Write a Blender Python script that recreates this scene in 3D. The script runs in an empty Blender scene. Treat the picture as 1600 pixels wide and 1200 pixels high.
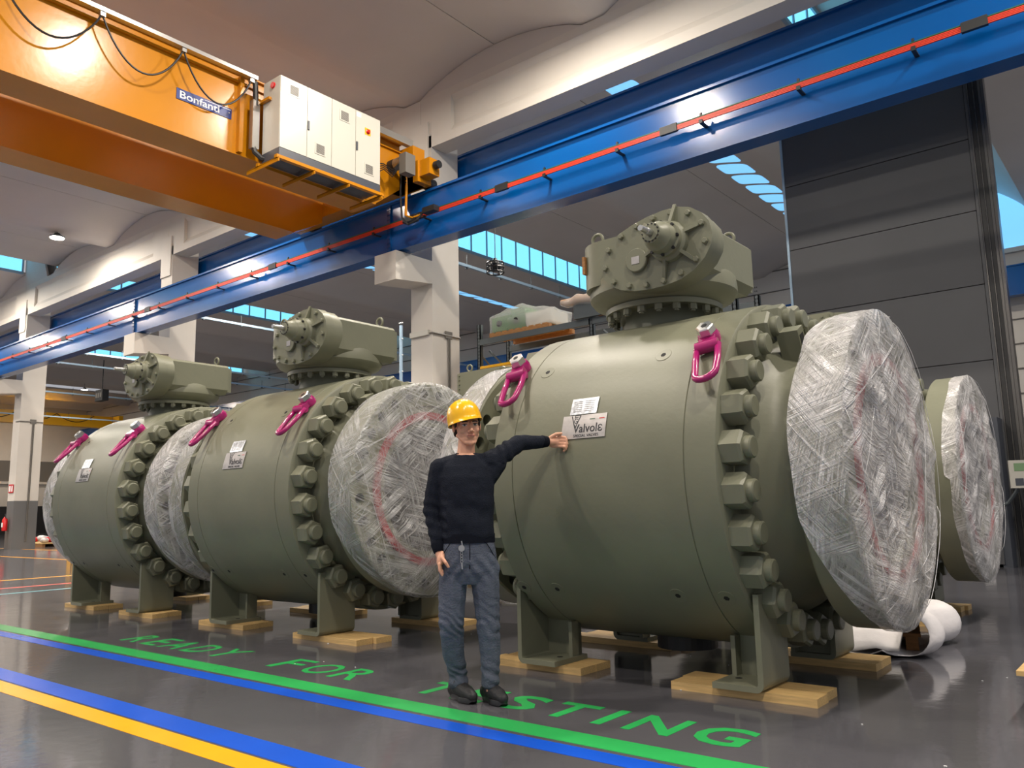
import bpy, bmesh, math, random
from mathutils import Vector, Matrix, noise
random.seed(7)
S = bpy.context.scene
COL = S.collection
PI = math.pi
R = math.radians

# ---------------------------------------------------------------- camera
CAM_H = 1.15
yaw, pit, rol = R(39.2294), R(8.80407), R(-1.20693)
F = Vector((-math.sin(yaw)*math.cos(pit), math.cos(yaw)*math.cos(pit), math.sin(pit)))
rr = Vector((math.cos(yaw), math.sin(yaw), 0)); uu = rr.cross(F)
r2 = rr*math.cos(rol)+uu*math.sin(rol); u2 = -rr*math.sin(rol)+uu*math.cos(rol)
cam = bpy.data.objects.new('camera', bpy.data.cameras.new('camera'))
COL.objects.link(cam)
cam.matrix_world = Matrix(((r2.x, u2.x, -F.x, 0), (r2.y, u2.y, -F.y, 0), (r2.z, u2.z, -F.z, CAM_H), (0, 0, 0, 1)))
cam.data.sensor_width = 36; cam.data.lens = 1273.889/1600*36
cam.data.clip_end = 400
S.camera = cam
# ---------------------------------------------------------------- world, light, exposure
w = bpy.data.worlds.new('world'); S.world = w; w.use_nodes = True
bg = w.node_tree.nodes['Background']
bg.inputs[0].default_value = (0.92, 0.93, 1.0, 1); bg.inputs[1].default_value = 0.36
S.view_settings.view_transform = 'Standard'; S.view_settings.look = 'None'
S.view_settings.gamma = 1; S.view_settings.use_curve_mapping = False
S.view_settings.exposure = 0.28
LAMP_W = 380.0
LAMPS = [(x, y) for y in (-3.5, 1.5, 6.4, 10.4) for x in (1.6, -8.2, -18.0, -27.8, -37.5, -47.3)]
LAMPS += [(x, 18.2) for x in (-3.2, -8.0, -13.0, -18.0, -23.0, -28.0, -33.0, -39.0, -45.0, -51.0, -57.0)]+[(-7.0, 26.7), (-63.5, 26.7), (-73.0, 26.7)]  # row hidden behind the beam has extra lamps added to brighten the far roof

# ---------------------------------------------------------------- materials
def nodes(name):
    m = bpy.data.materials.new(name); m.use_nodes = True
    nt = m.node_tree
    return m, nt, nt.nodes['Principled BSDF']
def lin(r, g, b):
    f = lambda c: (c/255/12.92) if c/255 <= .04045 else ((c/255+.055)/1.055)**2.4
    return (f(r), f(g), f(b), 1)
def mat(name, col, rough=.5, metal=0., spec=.5, var=.0, vscale=4., bump=0., bscale=60., coat=0., stretch=(1, 1, 1)):
    m, nt, p = nodes(name)
    p.inputs['Base Color'].default_value = (*col[:3], 1)
    p.inputs['Roughness'].default_value = rough
    p.inputs['Metallic'].default_value = metal
    p.inputs['Specular IOR Level'].default_value = spec
    p.inputs['Coat Weight'].default_value = coat
    tc = nt.nodes.new('ShaderNodeTexCoord')
    mp = nt.nodes.new('ShaderNodeMapping'); mp.inputs['Scale'].default_value = stretch
    nt.links.new(tc.outputs['Object'], mp.inputs['Vector'])
    if var:
        n = nt.nodes.new('ShaderNodeTexNoise'); n.inputs['Scale'].default_value = vscale; n.inputs['Detail'].default_value = 5
        nt.links.new(mp.outputs[0], n.inputs['Vector'])
        cr = nt.nodes.new('ShaderNodeMapRange'); cr.inputs[1].default_value = .3; cr.inputs[2].default_value = .7
        cr.inputs[3].default_value = 1-var; cr.inputs[4].default_value = 1+var
        nt.links.new(n.outputs[0], cr.inputs[0])
        vm = nt.nodes.new('ShaderNodeVectorMath'); vm.operation = 'SCALE'; vm.inputs[0].default_value = col[:3]
        nt.links.new(cr.outputs[0], vm.inputs['Scale'])
        nt.links.new(vm.outputs[0], p.inputs['Base Color'])
    if bump:
        n = nt.nodes.new('ShaderNodeTexNoise'); n.inputs['Scale'].default_value = bscale; n.inputs['Detail'].default_value = 3
        nt.links.new(mp.outputs[0], n.inputs['Vector'])
        b = nt.nodes.new('ShaderNodeBump'); b.inputs['Strength'].default_value = bump; b.inputs['Distance'].default_value = .02
        nt.links.new(n.outputs[0], b.inputs['Height']); nt.links.new(b.outputs[0], p.inputs['Normal'])
    return m
def emis(name, col, s):
    m, nt, p = nodes(name)
    p.inputs['Base Color'].default_value = (*col[:3], 1)
    p.inputs['Emission Color'].default_value = (*col[:3], 1); p.inputs['Emission Strength'].default_value = s
    return m

M = {}
M['green'] = mat('valve_paint', lin(120, 121, 102), .42, var=.07, vscale=2.2, bump=.05, bscale=25, spec=.4)
M['green_dark'] = mat('valve_paint_studs', lin(112, 114, 96), .5)
M['cover'] = mat('bore_cover_dark', lin(58, 56, 56), .45)
M['black'] = mat('black', (.012, .012, .013), .5)
M['hole'] = mat('hole', (.01, .01, .01), .8)
M['blue'] = mat('runway_blue', lin(0, 78, 148), .2, var=.05, vscale=1., bump=.03, bscale=6, spec=.6)
M['blue2'] = mat('runway_blue_dark', lin(0, 66, 125), .25, spec=.6)
M['orange'] = mat('crane_orange', (.52, .20, .004), .24, var=.04, vscale=1.5, bump=.05, bscale=9, spec=.5)
M['white'] = mat('white_concrete', lin(206, 200, 191), .6, var=.03, vscale=1.2, bump=.05, bscale=12)
M['roof'] = mat('roof_concrete', lin(200, 194, 189), .75, var=.04, vscale=.5)
M['cab'] = mat('cabinet_white', lin(192, 189, 178), .32, bump=.01)
M['grille'] = mat('grille_grey', lin(110, 106, 100), .6)
M['dgrey'] = mat('plinth_grey', lin(70, 74, 82), .4)
M['steel'] = mat('steel', (.55, .55, .54), .3, metal=.9, bump=.03)
M['plate'] = mat('plate_steel', (.46, .44, .43), .42, metal=.8, var=.12, vscale=14)
M['plate2'] = mat('plate_foil', (.6, .63, .68), .3, metal=.8, var=.3, vscale=45)
M['pink'] = mat('pink_enamel', lin(162, 26, 102), .25, bump=.04, bscale=50, coat=.3)
M['wood'] = mat('pine', lin(214, 178, 118), .6, var=.16, vscale=5, stretch=(1.2, 14, 14), bump=.08)
M['woodd'] = mat('pallet_wood', lin(158, 112, 66), .7, var=.25, vscale=6, stretch=(1.5, 10, 10))
M['wall'] = mat('dark_panel', lin(74, 75, 78), .62, var=.05, vscale=.8)
M['alu'] = mat('dark_aluminium', (.16, .15, .14), .28, metal=.8)
M['tray'] = mat('tray_blue_grey', lin(150, 175, 195), .45)
M['red'] = mat('gasket_red', lin(160, 38, 44), .5)
M['redrail'] = mat('rail_red', lin(214, 62, 36), .4)
M['greenrail'] = mat('rail_green', lin(30, 90, 60), .5)
M['rack'] = mat('rack_grey', lin(78, 86, 90), .5, metal=.2)
M['yellow'] = mat('yellow_paint', lin(240, 176, 10), .4)
M['ltgreen'] = mat('machine_green', lin(70, 120, 62), .5)
M['p_green'] = mat('line_green', lin(48, 172, 88), .22, var=.04, vscale=3)
M['p_blue'] = mat('line_blue', lin(18, 84, 205), .22, var=.04, vscale=3)
M['p_yellow'] = mat('line_yellow', lin(250, 172, 16), .22, var=.04, vscale=3)
M['p_cyan'] = mat('line_cyan', lin(80, 150, 160), .3)
M['white_paper'] = mat('white', (.8, .8, .8), .6)
M['ink'] = mat('ink', (.03, .03, .035), .5)
M['sign_blue'] = mat('sign_blue', lin(30, 50, 120), .4)
M['skin'] = mat('skin', lin(222, 166, 136), .5, var=.05, vscale=10)
M['lips'] = mat('lips', lin(170, 100, 88), .5)
M['hair'] = mat('hair', lin(45, 32, 24), .7, bump=.3, bscale=150)
M['eyew'] = mat('eye_white', (.6, .58, .55), .2)
M['iris'] = mat('iris', (.06, .06, .05), .2)
M['sweater'] = mat('navy_knit', lin(32, 36, 46), .9, spec=.15, var=.12, vscale=20, bump=.5, bscale=170)
M['rib'] = mat('navy_rib', lin(24, 27, 36), .9, spec=.1, bump=.5, bscale=200, stretch=(3, 3, .15))
M['jeans'] = mat('grey_blue_denim', lin(84, 90, 103), .85, spec=.2, var=.2, vscale=7, bump=.35, bscale=90)
M['helmet'] = mat('helmet_yellow', lin(250, 190, 0), .22, coat=.4)
M['shoe'] = mat('black_shoe', (.016, .016, .018), .55, bump=.2, bscale=150)
M['sole'] = mat('black_sole', (.02, .02, .022), .4)
M['drape'] = mat('white_sheet', (.75, .72, .72), .5, bump=.2, bscale=20)
M['redcase'] = mat('extinguisher_red', lin(200, 20, 24), .3)
M['coldark'] = mat('column_base_grey', lin(98, 98, 98), .6)
M['lamp'] = emis('lamp_light', (1, .93, .82), 14)
M['sky'] = emis('skylight_pane', lin(120, 205, 240), 1.15)
M['sky2'] = emis('skylight_dome', lin(120, 190, 240), .95)
M['screen'] = mat('screen_green', lin(120, 150, 110), .3)

def floor_mat():
    m, nt, p = nodes('epoxy_floor')
    tc = nt.nodes.new('ShaderNodeTexCoord')
    n = nt.nodes.new('ShaderNodeTexNoise'); n.inputs['Scale'].default_value = .7; n.inputs['Detail'].default_value = 8
    nt.links.new(tc.outputs['Object'], n.inputs['Vector'])
    r = nt.nodes.new('ShaderNodeValToRGB')
    r.color_ramp.elements[0].position = .3; r.color_ramp.elements[0].color = (.074, .073, .083, 1)
    r.color_ramp.elements[1].position = .75; r.color_ramp.elements[1].color = (.102, .100, .112, 1)
    nt.links.new(n.outputs[0], r.inputs[0]); nt.links.new(r.outputs[0], p.inputs['Base Color'])
    n2 = nt.nodes.new('ShaderNodeTexNoise'); n2.inputs['Scale'].default_value = 3; n2.inputs['Detail'].default_value = 6
    nt.links.new(tc.outputs['Object'], n2.inputs['Vector'])
    mr = nt.nodes.new('ShaderNodeMapRange'); mr.inputs[3].default_value = .06; mr.inputs[4].default_value = .15
    nt.links.new(n2.outputs[0], mr.inputs[0]); nt.links.new(mr.outputs[0], p.inputs['Roughness'])
    b = nt.nodes.new('ShaderNodeBump'); b.inputs['Strength'].default_value = .05; b.inputs['Distance'].default_value = .02
    n3 = nt.nodes.new('ShaderNodeTexNoise'); n3.inputs['Scale'].default_value = 9; n3.inputs['Detail'].default_value = 3
    nt.links.new(tc.outputs['Object'], n3.inputs['Vector'])
    nt.links.new(n3.outputs[0], b.inputs['Height']); nt.links.new(b.outputs[0], p.inputs['Normal'])
    p.inputs['Specular IOR Level'].default_value = .6
    return m
M['floor'] = floor_mat()

def film_mat(name, layers, b0, b1, gain, col=(.86, .84, .84, 1)):
    m, nt, p = nodes(name)
    L = nt.links.new
    def math_(op, a=None, b=None, c=None, clamp=False):
        n = nt.nodes.new('ShaderNodeMath'); n.operation = op; n.use_clamp = clamp
        for i, v in enumerate((a, b, c)):
            if v is None: continue
            if isinstance(v, (int, float)): n.inputs[i].default_value = v
            else: L(v, n.inputs[i])
        return n.outputs[0]
    uv = nt.nodes.new('ShaderNodeTexCoord')
    acc = None; hgt = None
    for i, (ang, fa, fl_, width, amp) in enumerate(layers):
        mp = nt.nodes.new('ShaderNodeMapping'); mp.inputs['Rotation'].default_value = (0, 0, R(ang)); mp.inputs['Location'].default_value = (i*3.7, i*1.9, 0)
        L(uv.outputs['UV'], mp.inputs['Vector'])
        m2 = nt.nodes.new('ShaderNodeMapping'); m2.inputs['Scale'].default_value = (fl_, fa, 1); L(mp.outputs[0], m2.inputs['Vector'])
        n = nt.nodes.new('ShaderNodeTexNoise'); n.inputs['Scale'].default_value = 1; n.inputs['Detail'].default_value = 5
        n.inputs['Roughness'].default_value = .58; n.inputs['Distortion'].default_value = .25
        L(m2.outputs[0], n.inputs['Vector'])
        r = math_('ABSOLUTE', math_('MULTIPLY_ADD', n.outputs[0], 2., -1.))
        r = math_('MULTIPLY_ADD', r, -width, 1., clamp=True)
        # each set of streaks fades in and out over the sheet
        nm = nt.nodes.new('ShaderNodeTexNoise'); nm.inputs['Scale'].default_value = 2.6+.7*i; nm.inputs['Detail'].default_value = 2; L(mp.outputs[0], nm.inputs['Vector'])
        k = nt.nodes.new('ShaderNodeMapRange'); k.inputs[1].default_value = .38; k.inputs[2].default_value = .62; k.inputs[3].default_value = .1; k.inputs[4].default_value = amp; L(nm.outputs[0], k.inputs[0])
        r = math_('MULTIPLY', r, k.outputs[0])
        acc = r if acc is None else math_('MAXIMUM', acc, r)
        hgt = r if hgt is None else math_('ADD', hgt, r)
        hgt = math_('MULTIPLY_ADD', n.outputs[0], .5, hgt)
    nb = nt.nodes.new('ShaderNodeTexNoise'); nb.inputs['Scale'].default_value = 3.; nb.inputs['Detail'].default_value = 4; nb.inputs['Distortion'].default_value = .6
    L(uv.outputs['UV'], nb.inputs['Vector'])
    base = nt.nodes.new('ShaderNodeMapRange'); base.inputs[1].default_value = .35; base.inputs[2].default_value = .65
    base.inputs[3].default_value = b0; base.inputs[4].default_value = b1; L(nb.outputs[0], base.inputs[0])
    al = math_('MULTIPLY_ADD', acc, gain, base.outputs[0], clamp=True)
    L(al, p.inputs['Alpha'])
    p.inputs['Base Color'].default_value = col
    p.inputs['Roughness'].default_value = .12; p.inputs['Specular IOR Level'].default_value = 1.0
    bp = nt.nodes.new('ShaderNodeBump'); bp.inputs['Strength'].default_value = .9; bp.inputs['Distance'].default_value = .009
    L(hgt, bp.inputs['Height']); L(bp.outputs[0], p.inputs['Normal'])
    return m
M['film'] = film_mat('stretch_film_face', [(12, 17, .6, 6, 1.), (70, 22, .7, 7, .9), (-38, 15, .5, 6, 1.1), (25, 30, .9, 6, .8), (0, 40, 12, 7, .5)], .05, .36, .8, (.95, .93, .93, 1))
M['film_rim'] = film_mat('stretch_film_rim', [(4, 26, .7, 5, 1.), (-24, 20, .8, 6, 1.), (34, 24, 1., 6, .9), (85, 30, 4, 7, .5)], .45, .85, .6, (.96, .96, .97, 1))
M['film_mid'] = film_mat('stretch_film_clearer', [(12, 17, .6, 7, 1.), (70, 22, .7, 8, .9), (-38, 15, .5, 7, 1.1), (25, 30, .9, 7, .8)], .02, .16, .62, (.95, .95, .95, 1))
m_, nt_, p_ = nodes('clear_wrap'); p_.inputs['Base Color'].default_value = (.9, .92, .9, 1); p_.inputs['Alpha'].default_value = .3; p_.inputs['Roughness'].default_value = .08
M['wrap'] = m_
M['film_cord'] = mat('film_cord', (.85, .85, .86), .18, spec=.9)

# ---------------------------------------------------------------- helpers
def link(name, me, m=None, parent=None, loc=None):
    o = bpy.data.objects.new(name, me); COL.objects.link(o)
    if m is not None:
        me.materials.clear()
        for q in (m if isinstance(m, (list, tuple)) else [m]): me.materials.append(M[q])
    if parent: o.parent = parent
    if loc: o.location = loc
    return o
def bm_new(): return bmesh.new()
def fin(name, bm, m, parent=None, loc=None, smooth=False, bevel=0):
    if bevel:
        es = [e for e in bm.edges if len(e.link_faces) == 2 and e.calc_face_angle(0) > .6]
        bmesh.ops.bevel(bm, geom=es, offset=bevel, segments=2, affect='EDGES', clamp_overlap=True)
    bmesh.ops.recalc_face_normals(bm, faces=bm.faces)
    me = bpy.data.meshes.new(name); bm.to_mesh(me); bm.free()
    if smooth:
        me.polygons.foreach_set('use_smooth', [True]*len(me.polygons))
        if smooth != 'all':
            try: me.set_sharp_from_angle(angle=R(35))
            except Exception: pass
    return link(name, me, m, parent, loc)
def box(bm, x0, x1, y0, y1, z0, z1, mi=0):
    v = [bm.verts.new(p) for p in [(x0, y0, z0), (x1, y0, z0), (x1, y1, z0), (x0, y1, z0), (x0, y0, z1), (x1, y0, z1), (x1, y1, z1), (x0, y1, z1)]]
    for f in [(0, 3, 2, 1), (4, 5, 6, 7), (0, 1, 5, 4), (1, 2, 6, 5), (2, 3, 7, 6), (3, 0, 4, 7)]:
        bm.faces.new([v[i] for i in f]).material_index = mi
    return v
def boxo(name, a, m, parent=None, bevel=0):
    bm = bm_new(); box(bm, *a); return fin(name, bm, m, parent, bevel=bevel)
def frame_of(d):
    d = Vector(d).normalized(); a = Vector((0, 0, 1)) if abs(d.z) < .9 else Vector((1, 0, 0))
    u = d.cross(a).normalized(); return u, d.cross(u).normalized(), d
def tube(bm, pts, r, n=8, cap=True, closed=False):
    pts = [Vector(p) for p in pts]; rings = []
    N = len(pts); pu = None
    for i, p in enumerate(pts):
        if closed: d = pts[(i+1) % N]-pts[i-1]
        else: d = pts[min(i+1, N-1)]-pts[max(i-1, 0)]
        d.normalize()
        if pu is None: u, v, _ = frame_of(d)
        else:
            u = (pu-d*pu.dot(d)).normalized(); v = d.cross(u)
        pu = u
        ri = r[i] if isinstance(r, (list, tuple)) else r
        rings.append([bm.verts.new(p+u*ri*math.cos(2*PI*k/n)+v*ri*math.sin(2*PI*k/n)) for k in range(n)])
    for i in range(N if closed else N-1):
        a, b = rings[i], rings[(i+1) % N]
        for k in range(n): bm.faces.new([a[k], a[(k+1) % n], b[(k+1) % n], b[k]])
    if cap and not closed: bm.faces.new(rings[0]); bm.faces.new(rings[-1][::-1])
def lathe(bm, prof, n=48, axis='x', c=(0, 0, 0), capa=True, capb=True):
    """prof: (t, r) along the axis"""
    c = Vector(c); rings = []
    for t, r in prof:
        ring = []
        for k in range(n):
            a = 2*PI*k/n; p, q = r*math.cos(a), r*math.sin(a)
            v = {'x': (t, p, q), 'y': (p, t, q), 'z': (p, q, t)}[axis]
            ring.append(bm.verts.new(c+Vector(v)))
        rings.append(ring)
    for a, b in zip(rings, rings[1:]):
        for k in range(n): bm.faces.new([a[k], a[(k+1) % n], b[(k+1) % n], b[k]])
    if capa: bm.faces.new(rings[0])
    if capb: bm.faces.new(rings[-1])
def prism(bm, poly, t0, t1, axis='y'):
    def P(a, b, t): return {'y': (a, t, b), 'x': (t, a, b), 'z': (a, b, t)}[axis]
    A = [bm.verts.new(P(a, b, t0)) for a, b in poly]; B = [bm.verts.new(P(a, b, t1)) for a, b in poly]
    bm.faces.new(A); bm.faces.new(B[::-1])
    for i in range(len(poly)):
        j = (i+1) % len(poly); bm.faces.new([A[i], B[i], B[j], A[j]])
def tag(o, label=None, cat=None, group=None, kind=None):
    if label: o['label'] = label
    if cat: o['category'] = cat
    if group: o['group'] = group
    if kind: o['kind'] = kind
    return o
def thing(name, label, cat, loc=(0, 0, 0), group=None, rz=0):
    o = bpy.data.objects.new(name, None); COL.objects.link(o); o.location = loc; o.rotation_euler = (0, 0, rz)
    o.empty_display_size = .1
    return tag(o, label, cat, group)
def struct(o): o['kind'] = 'structure'; return o
def dup_mesh(o, parent, M4=None, name=None):
    c = o.copy(); COL.objects.link(c); c.parent = parent
    if M4 is not None: c.matrix_local = M4
    return c
def children(o): return [c for c in bpy.data.objects if c.parent == o]
def copy_tree(o, parent=None):
    c = o.copy(); COL.objects.link(c); c.parent = parent
    for ch in KIDS.get(o.name, []): copy_tree(ch, c)
    return c
KIDS = {}
def index_kids():
    KIDS.clear()
    for o in bpy.data.objects:
        if o.parent: KIDS.setdefault(o.parent.name, []).append(o)
def text_mesh(s, size=1., extrude=.0005, offset=0., align='CENTER'):
    cu = bpy.data.curves.new('t', 'FONT'); cu.body = s; cu.size = size; cu.extrude = extrude; cu.offset = offset
    cu.align_x = align; cu.resolution_u = 3
    o = bpy.data.objects.new('t', cu); COL.objects.link(o)
    dg = bpy.context.evaluated_depsgraph_get(); dg.update()
    me = bpy.data.meshes.new_from_object(o.evaluated_get(dg))
    bpy.data.objects.remove(o); bpy.data.curves.remove(cu)
    return me
def fit_text(s, w, h, ext=.001, offset=0.):
    me = text_mesh(s, 1, ext, offset)
    xs = [v.co.x for v in me.vertices]; ys = [v.co.y for v in me.vertices]
    ax, bx, ay, by = min(xs), max(xs), min(ys), max(ys)
    for v in me.vertices:
        v.co.x = ((v.co.x-(ax+bx)/2)/(bx-ax))*w; v.co.y = ((v.co.y-(ay+by)/2)/(by-ay))*h
    return me
def evaluated(o, name):
    dg = bpy.context.evaluated_depsgraph_get(); dg.update()
    me = bpy.data.meshes.new_from_object(o.evaluated_get(dg)); me.name = name
    return me
def basis(o, x, y, loc):
    x = Vector(x).normalized(); y = Vector(y).normalized(); z = x.cross(y)
    return Matrix(((x.x, y.x, z.x, loc[0]), (x.y, y.y, z.y, loc[1]), (x.z, y.z, z.z, loc[2]), (0, 0, 0, 1)))

# ================================================================ SETTING
fl = struct(boxo('floor', (-110, 6, -14, 45, -.2, 0), 'floor'))
def stripe(x0, x1, y0, y1, m, sk=0):
    bm = bm_new(); v = box(bm, x0, x1, y0, y1, 0.0002, .0016)
    if sk:
        for q in v:
            if q.co.y > (y0+y1)/2: q.co.x += sk
    return fin('painted_stripe', bm, m, fl)
def lab(o, s): o['label'] = s; return o
lab(stripe(-60, 4, 3.48, 3.66, 'p_green'), 'green painted floor stripe in front of the valves')
lab(stripe(-60, 4, 3.30, 3.44, 'p_blue'), 'narrow blue floor stripe beside the green one')
lab(stripe(-60, 4, 2.43, 2.61, 'p_blue'), 'blue floor stripe beside the yellow one')
lab(stripe(-60, 4, 2.26, 2.41, 'p_yellow'), 'yellow floor stripe nearest the camera')
stripe(-18.0, -17.85, 3.66, 11, 'p_yellow', -.4); stripe(-15.9, -15.78, 3.66, 9, 'redrail', -.3); stripe(-14.7, -14.56, 3.66, 8, 'p_cyan', -.3)
stripe(-70, -22, 10.4, 10.52, 'p_yellow'); stripe(-70, -26, 13.4, 13.52, 'p_yellow'); stripe(-70, -22, 6.6, 6.7, 'redrail')
def floor_text(chars, name, label):
    bm = bm_new()
    for ch, x, wd in chars:
        me = fit_text(ch, wd, .335, .0006, .022 if x > -4.2 else .008)
        me.transform(Matrix.Translation((x+(.12 if x < -6 else .07 if x < -4.5 else -.02), 4.02, .0012)))
        bm.from_mesh(me)
    o = fin(name, bm, 'p_green', fl); o['label'] = label
floor_text([('R', -8.06, .27), ('E', -7.69, .24), ('A', -7.35, .30), ('D', -6.97, .27), ('Y', -6.58, .29)], 'painted_word', 'green stencilled word READY on the floor')
floor_text([('F', -5.62, .25), ('O', -5.24, .30), ('R', -4.87, .27)], 'painted_word', 'green stencilled word FOR on the floor')
floor_text([('T', -3.93, .27), ('E', -3.57, .24), ('S', -3.22, .27), ('T', -2.88, .27), ('I', -2.60, .065), ('N', -2.30, .28), ('G', -1.93, .29)], 'painted_word', 'green stencilled word TESTING on the floor')

# ---- roof: feet on the girders, shells rising to seams, shed glazing every third bay
ceil = struct(bpy.data.objects.new('ceiling', None)); COL.objects.link(ceil)
def shell(xf, xs, zs, y0, y1, th=.12, zf=11.02):
    """from foot xf to seam xs (height zs), slab profile"""
    prof = [(xf, zf)]
    N = 12
    s = 1 if xs > xf else -1
    for i in range(N+1):
        t = i/N
        prof.append((xf+s*.28+(xs-s*.012-xf-s*.28)*t, zf+.01+(zs-zf-.01)*(math.sin(t*PI/2)**.8)))
    low = prof; up = [(x, z+th) for x, z in prof]
    poly = low+up[::-1]
    bm = bm_new(); prism(bm, poly, y0, y1, 'y')
    return fin('roof_shell', bm, 'roof', ceil, smooth=True)
def infill(xf, xs, zs, y):
    pts = [(xf, 10.98)]
    s = 1 if xs > xf else -1
    for i in range(9):
        t = i/8; pts.append((xf+s*.28+(xs-xf-s*.28)*t, 11.02+(zs-11.03)*(math.sin(t*PI/2)**.8)))
    pts.append((xs, 10.98))
    bm = bm_new(); prism(bm, pts, y, y+.08, 'y'); fin('infill_panel', bm, 'roof', ceil)
feet = [-3.0-5.3*k for k in range(-1, 16)]
seamz = 11.55
for (y0, y1) in ((-6, 13.24), (13.26, 34)):
    for xf in feet:
        k = round((-3.0-xf)/5.3)
        for sgn in (1, -1):
            xs = xf+sgn*2.65; z = seamz
            shed = abs(((xs+5.65) % 15.9)) < .3 or abs(((xs+5.65) % 15.9)-15.9) < .3
            if shed and sgn < 0: z = 12.95
            strip = abs((xs+10.95) % 15.9) < .3 or abs(((xs+10.95) % 15.9)-15.9) < .3
            near_shed = abs((xf+3.0) % 15.9) < .3 or abs(((xf+3.0) % 15.9)-15.9) < .3
            shell(xf, xs, z, y0, y1, zf=11.5 if near_shed else 11.02)
            infill(xf, xs, z, 13.02 if y0 < 0 else 13.4)
# shed glazing (structure windows): panes + mullions facing +x
for wi, xs in enumerate((-5.65, -21.55, -37.45, -53.35)):
    win = struct(bpy.data.objects.new('window_%d' % (wi+1), None)); COL.objects.link(win)
    for (y0, y1) in ((1, 12.9), (14.2, 33.6)):
        n = int((y1-y0)/.93); dy = (y1-y0)/n
        pm = None
        for i in range(n):
            if pm is None:
                bm = bm_new(); box(bm, 0, .02, .04, dy-.04, 11.66, 12.78); pm = fin('glass_pane', bm, 'sky', win, (xs, y0+i*dy, 0))
            else: dup_mesh(pm, win, Matrix.Translation((xs, y0+i*dy, 0)))
        bm = bm_new()
        for i in range(n+1): box(bm, xs-.03, xs+.05, y0+i*dy-.035, y0+i*dy+.035, 11.6, 12.85)
        box(bm, xs-.04, xs+.07, y0, y1, 11.55, 11.66); box(bm, xs-.04, xs+.07, y0, y1, 12.78, 12.9)
        fin('window_frame', bm, 'tray', win)
# flat dome strips let into the shells
for wi, xc in enumerate((-9.6, -25.5, -41.4)):
    win = struct(bpy.data.objects.new('window_%d' % (wi+5), None)); COL.objects.link(win)
    pm = None
    for i in range(17):
        y = 15.3+i*1.08
        # underside of the shell at this x
        def sz(x):
            u = (-8.3-15.9*wi-.28-x)/(2.65-.28-.012); u = min(max(u, 0), 1)
            return 11.03+(seamz-11.03)*(math.sin(u*PI/2)**.8)
        bm = bm_new()
        poly = []
        for a in range(20):
            th = 2*PI*a/20; c, s_ = math.cos(th), math.sin(th)
            poly.append((xc+.5*math.copysign(abs(c)**.35, c), y+.44*math.copysign(abs(s_)**.35, s_)))
        A = [bm.verts.new((px, py, sz(px)-.012)) for px, py in poly]; B = [bm.verts.new((px, py, sz(px)+.05)) for px, py in poly]
        bm.faces.new(A); bm.faces.new(B[::-1])
        for a in range(20): bm.faces.new([A[a], A[(a+1) % 20], B[(a+1) % 20], B[a]])
        fin('dome_pane', bm, 'sky2', win)

# ---- columns and girders
def column(xl, label):
    t = thing('concrete_column', label, 'column', (xl, 13.0, 0), 'white concrete columns')
    bm = bm_new(); box(bm, 0, .70, 0, .9, 1.95, 10.0)
    fin('shaft', bm, 'white', t, bevel=.025)
    boxo('grey_base', (-.004, .704, -.004, .904, 0, 1.95), 'coldark', t)
    bm = bm_new(); prism(bm, [(0, 6.36), (-1.13, 6.24), (-1.13, 6.90), (0, 6.90)], 0.0, .70, 'x')
    fin('corbel', bm, 'white', t, bevel=.015)
    bm = bm_new(); box(bm, .0, .62, -.04, .0, 9.0, 10.35); fin('column_head', bm, 'white', t, bevel=.01)
    bm = bm_new(); tube(bm, [(.35, -.02, 5.2), (.73, -.02, 5.2), (.73, .9, 5.2)], .02, 6); tube(bm, [(.72, .5, 5.2), (.72, .5, 0.3)], .018, 6); tube(bm, [(.72, .55, 5.2), (.72, .55, 0.3)], .018, 6)
    box(bm, .7, .74, .4, .62, 5.13, 5.3)
    fin('conduit', bm, 'grille', t)
    return t
CX = [4.5]+[-13.63-11.95*k for k in range(0, 5)]
names = ['white concrete column out of frame beyond the dark tower', 'white concrete column behind the worker, carrying the runway', 'white concrete column behind the gearbox of the middle valve', 'white concrete column at the left edge of the picture', 'white concrete column hidden beyond the left edge', 'farthest white concrete column along the runway']
for x, nm in zip(CX, names):
    t = column(x, nm)
t1 = [o for o in bpy.data.objects if o.get('label') == names[1]][0]
boxo('light_strip', (.02, .62, -.07, 0, 5.16, 5.28), 'cab', t1)
gl = ['white concrete roof girder at top right above the near valve', 'white concrete roof girder behind the orange crane', 'white concrete roof girder at left above the far valve', 'white concrete roof girder at far left', 'most distant white concrete roof girder']
for k in range(5):
    x1 = CX[k]+.35; x0 = CX[k+1]+.35
    t = thing('roof_girder', gl[k], 'girder', (x0, 13.0, 9.7), 'white concrete roof girders')
    Lg = x1-x0
    boxo('end_block', (.003, 1.0, 0, .5, 0, 1.3), 'white', t); boxo('end_block', (Lg-1.0, Lg-.003, 0, .5, 0, 1.3), 'white', t)
    bm = bm_new()
    prism(bm, [(0.0, 0), (.5, 0), (.5, .2), (.36, .42), (.36, .95), (.5, 1.1), (.5, 1.3), (0, 1.3), (0, 1.1), (.1, .98), (.1, .40), (0, .22)], 1.0, Lg-1.0, 'x')
    fin('web', bm, 'white', t)
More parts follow.
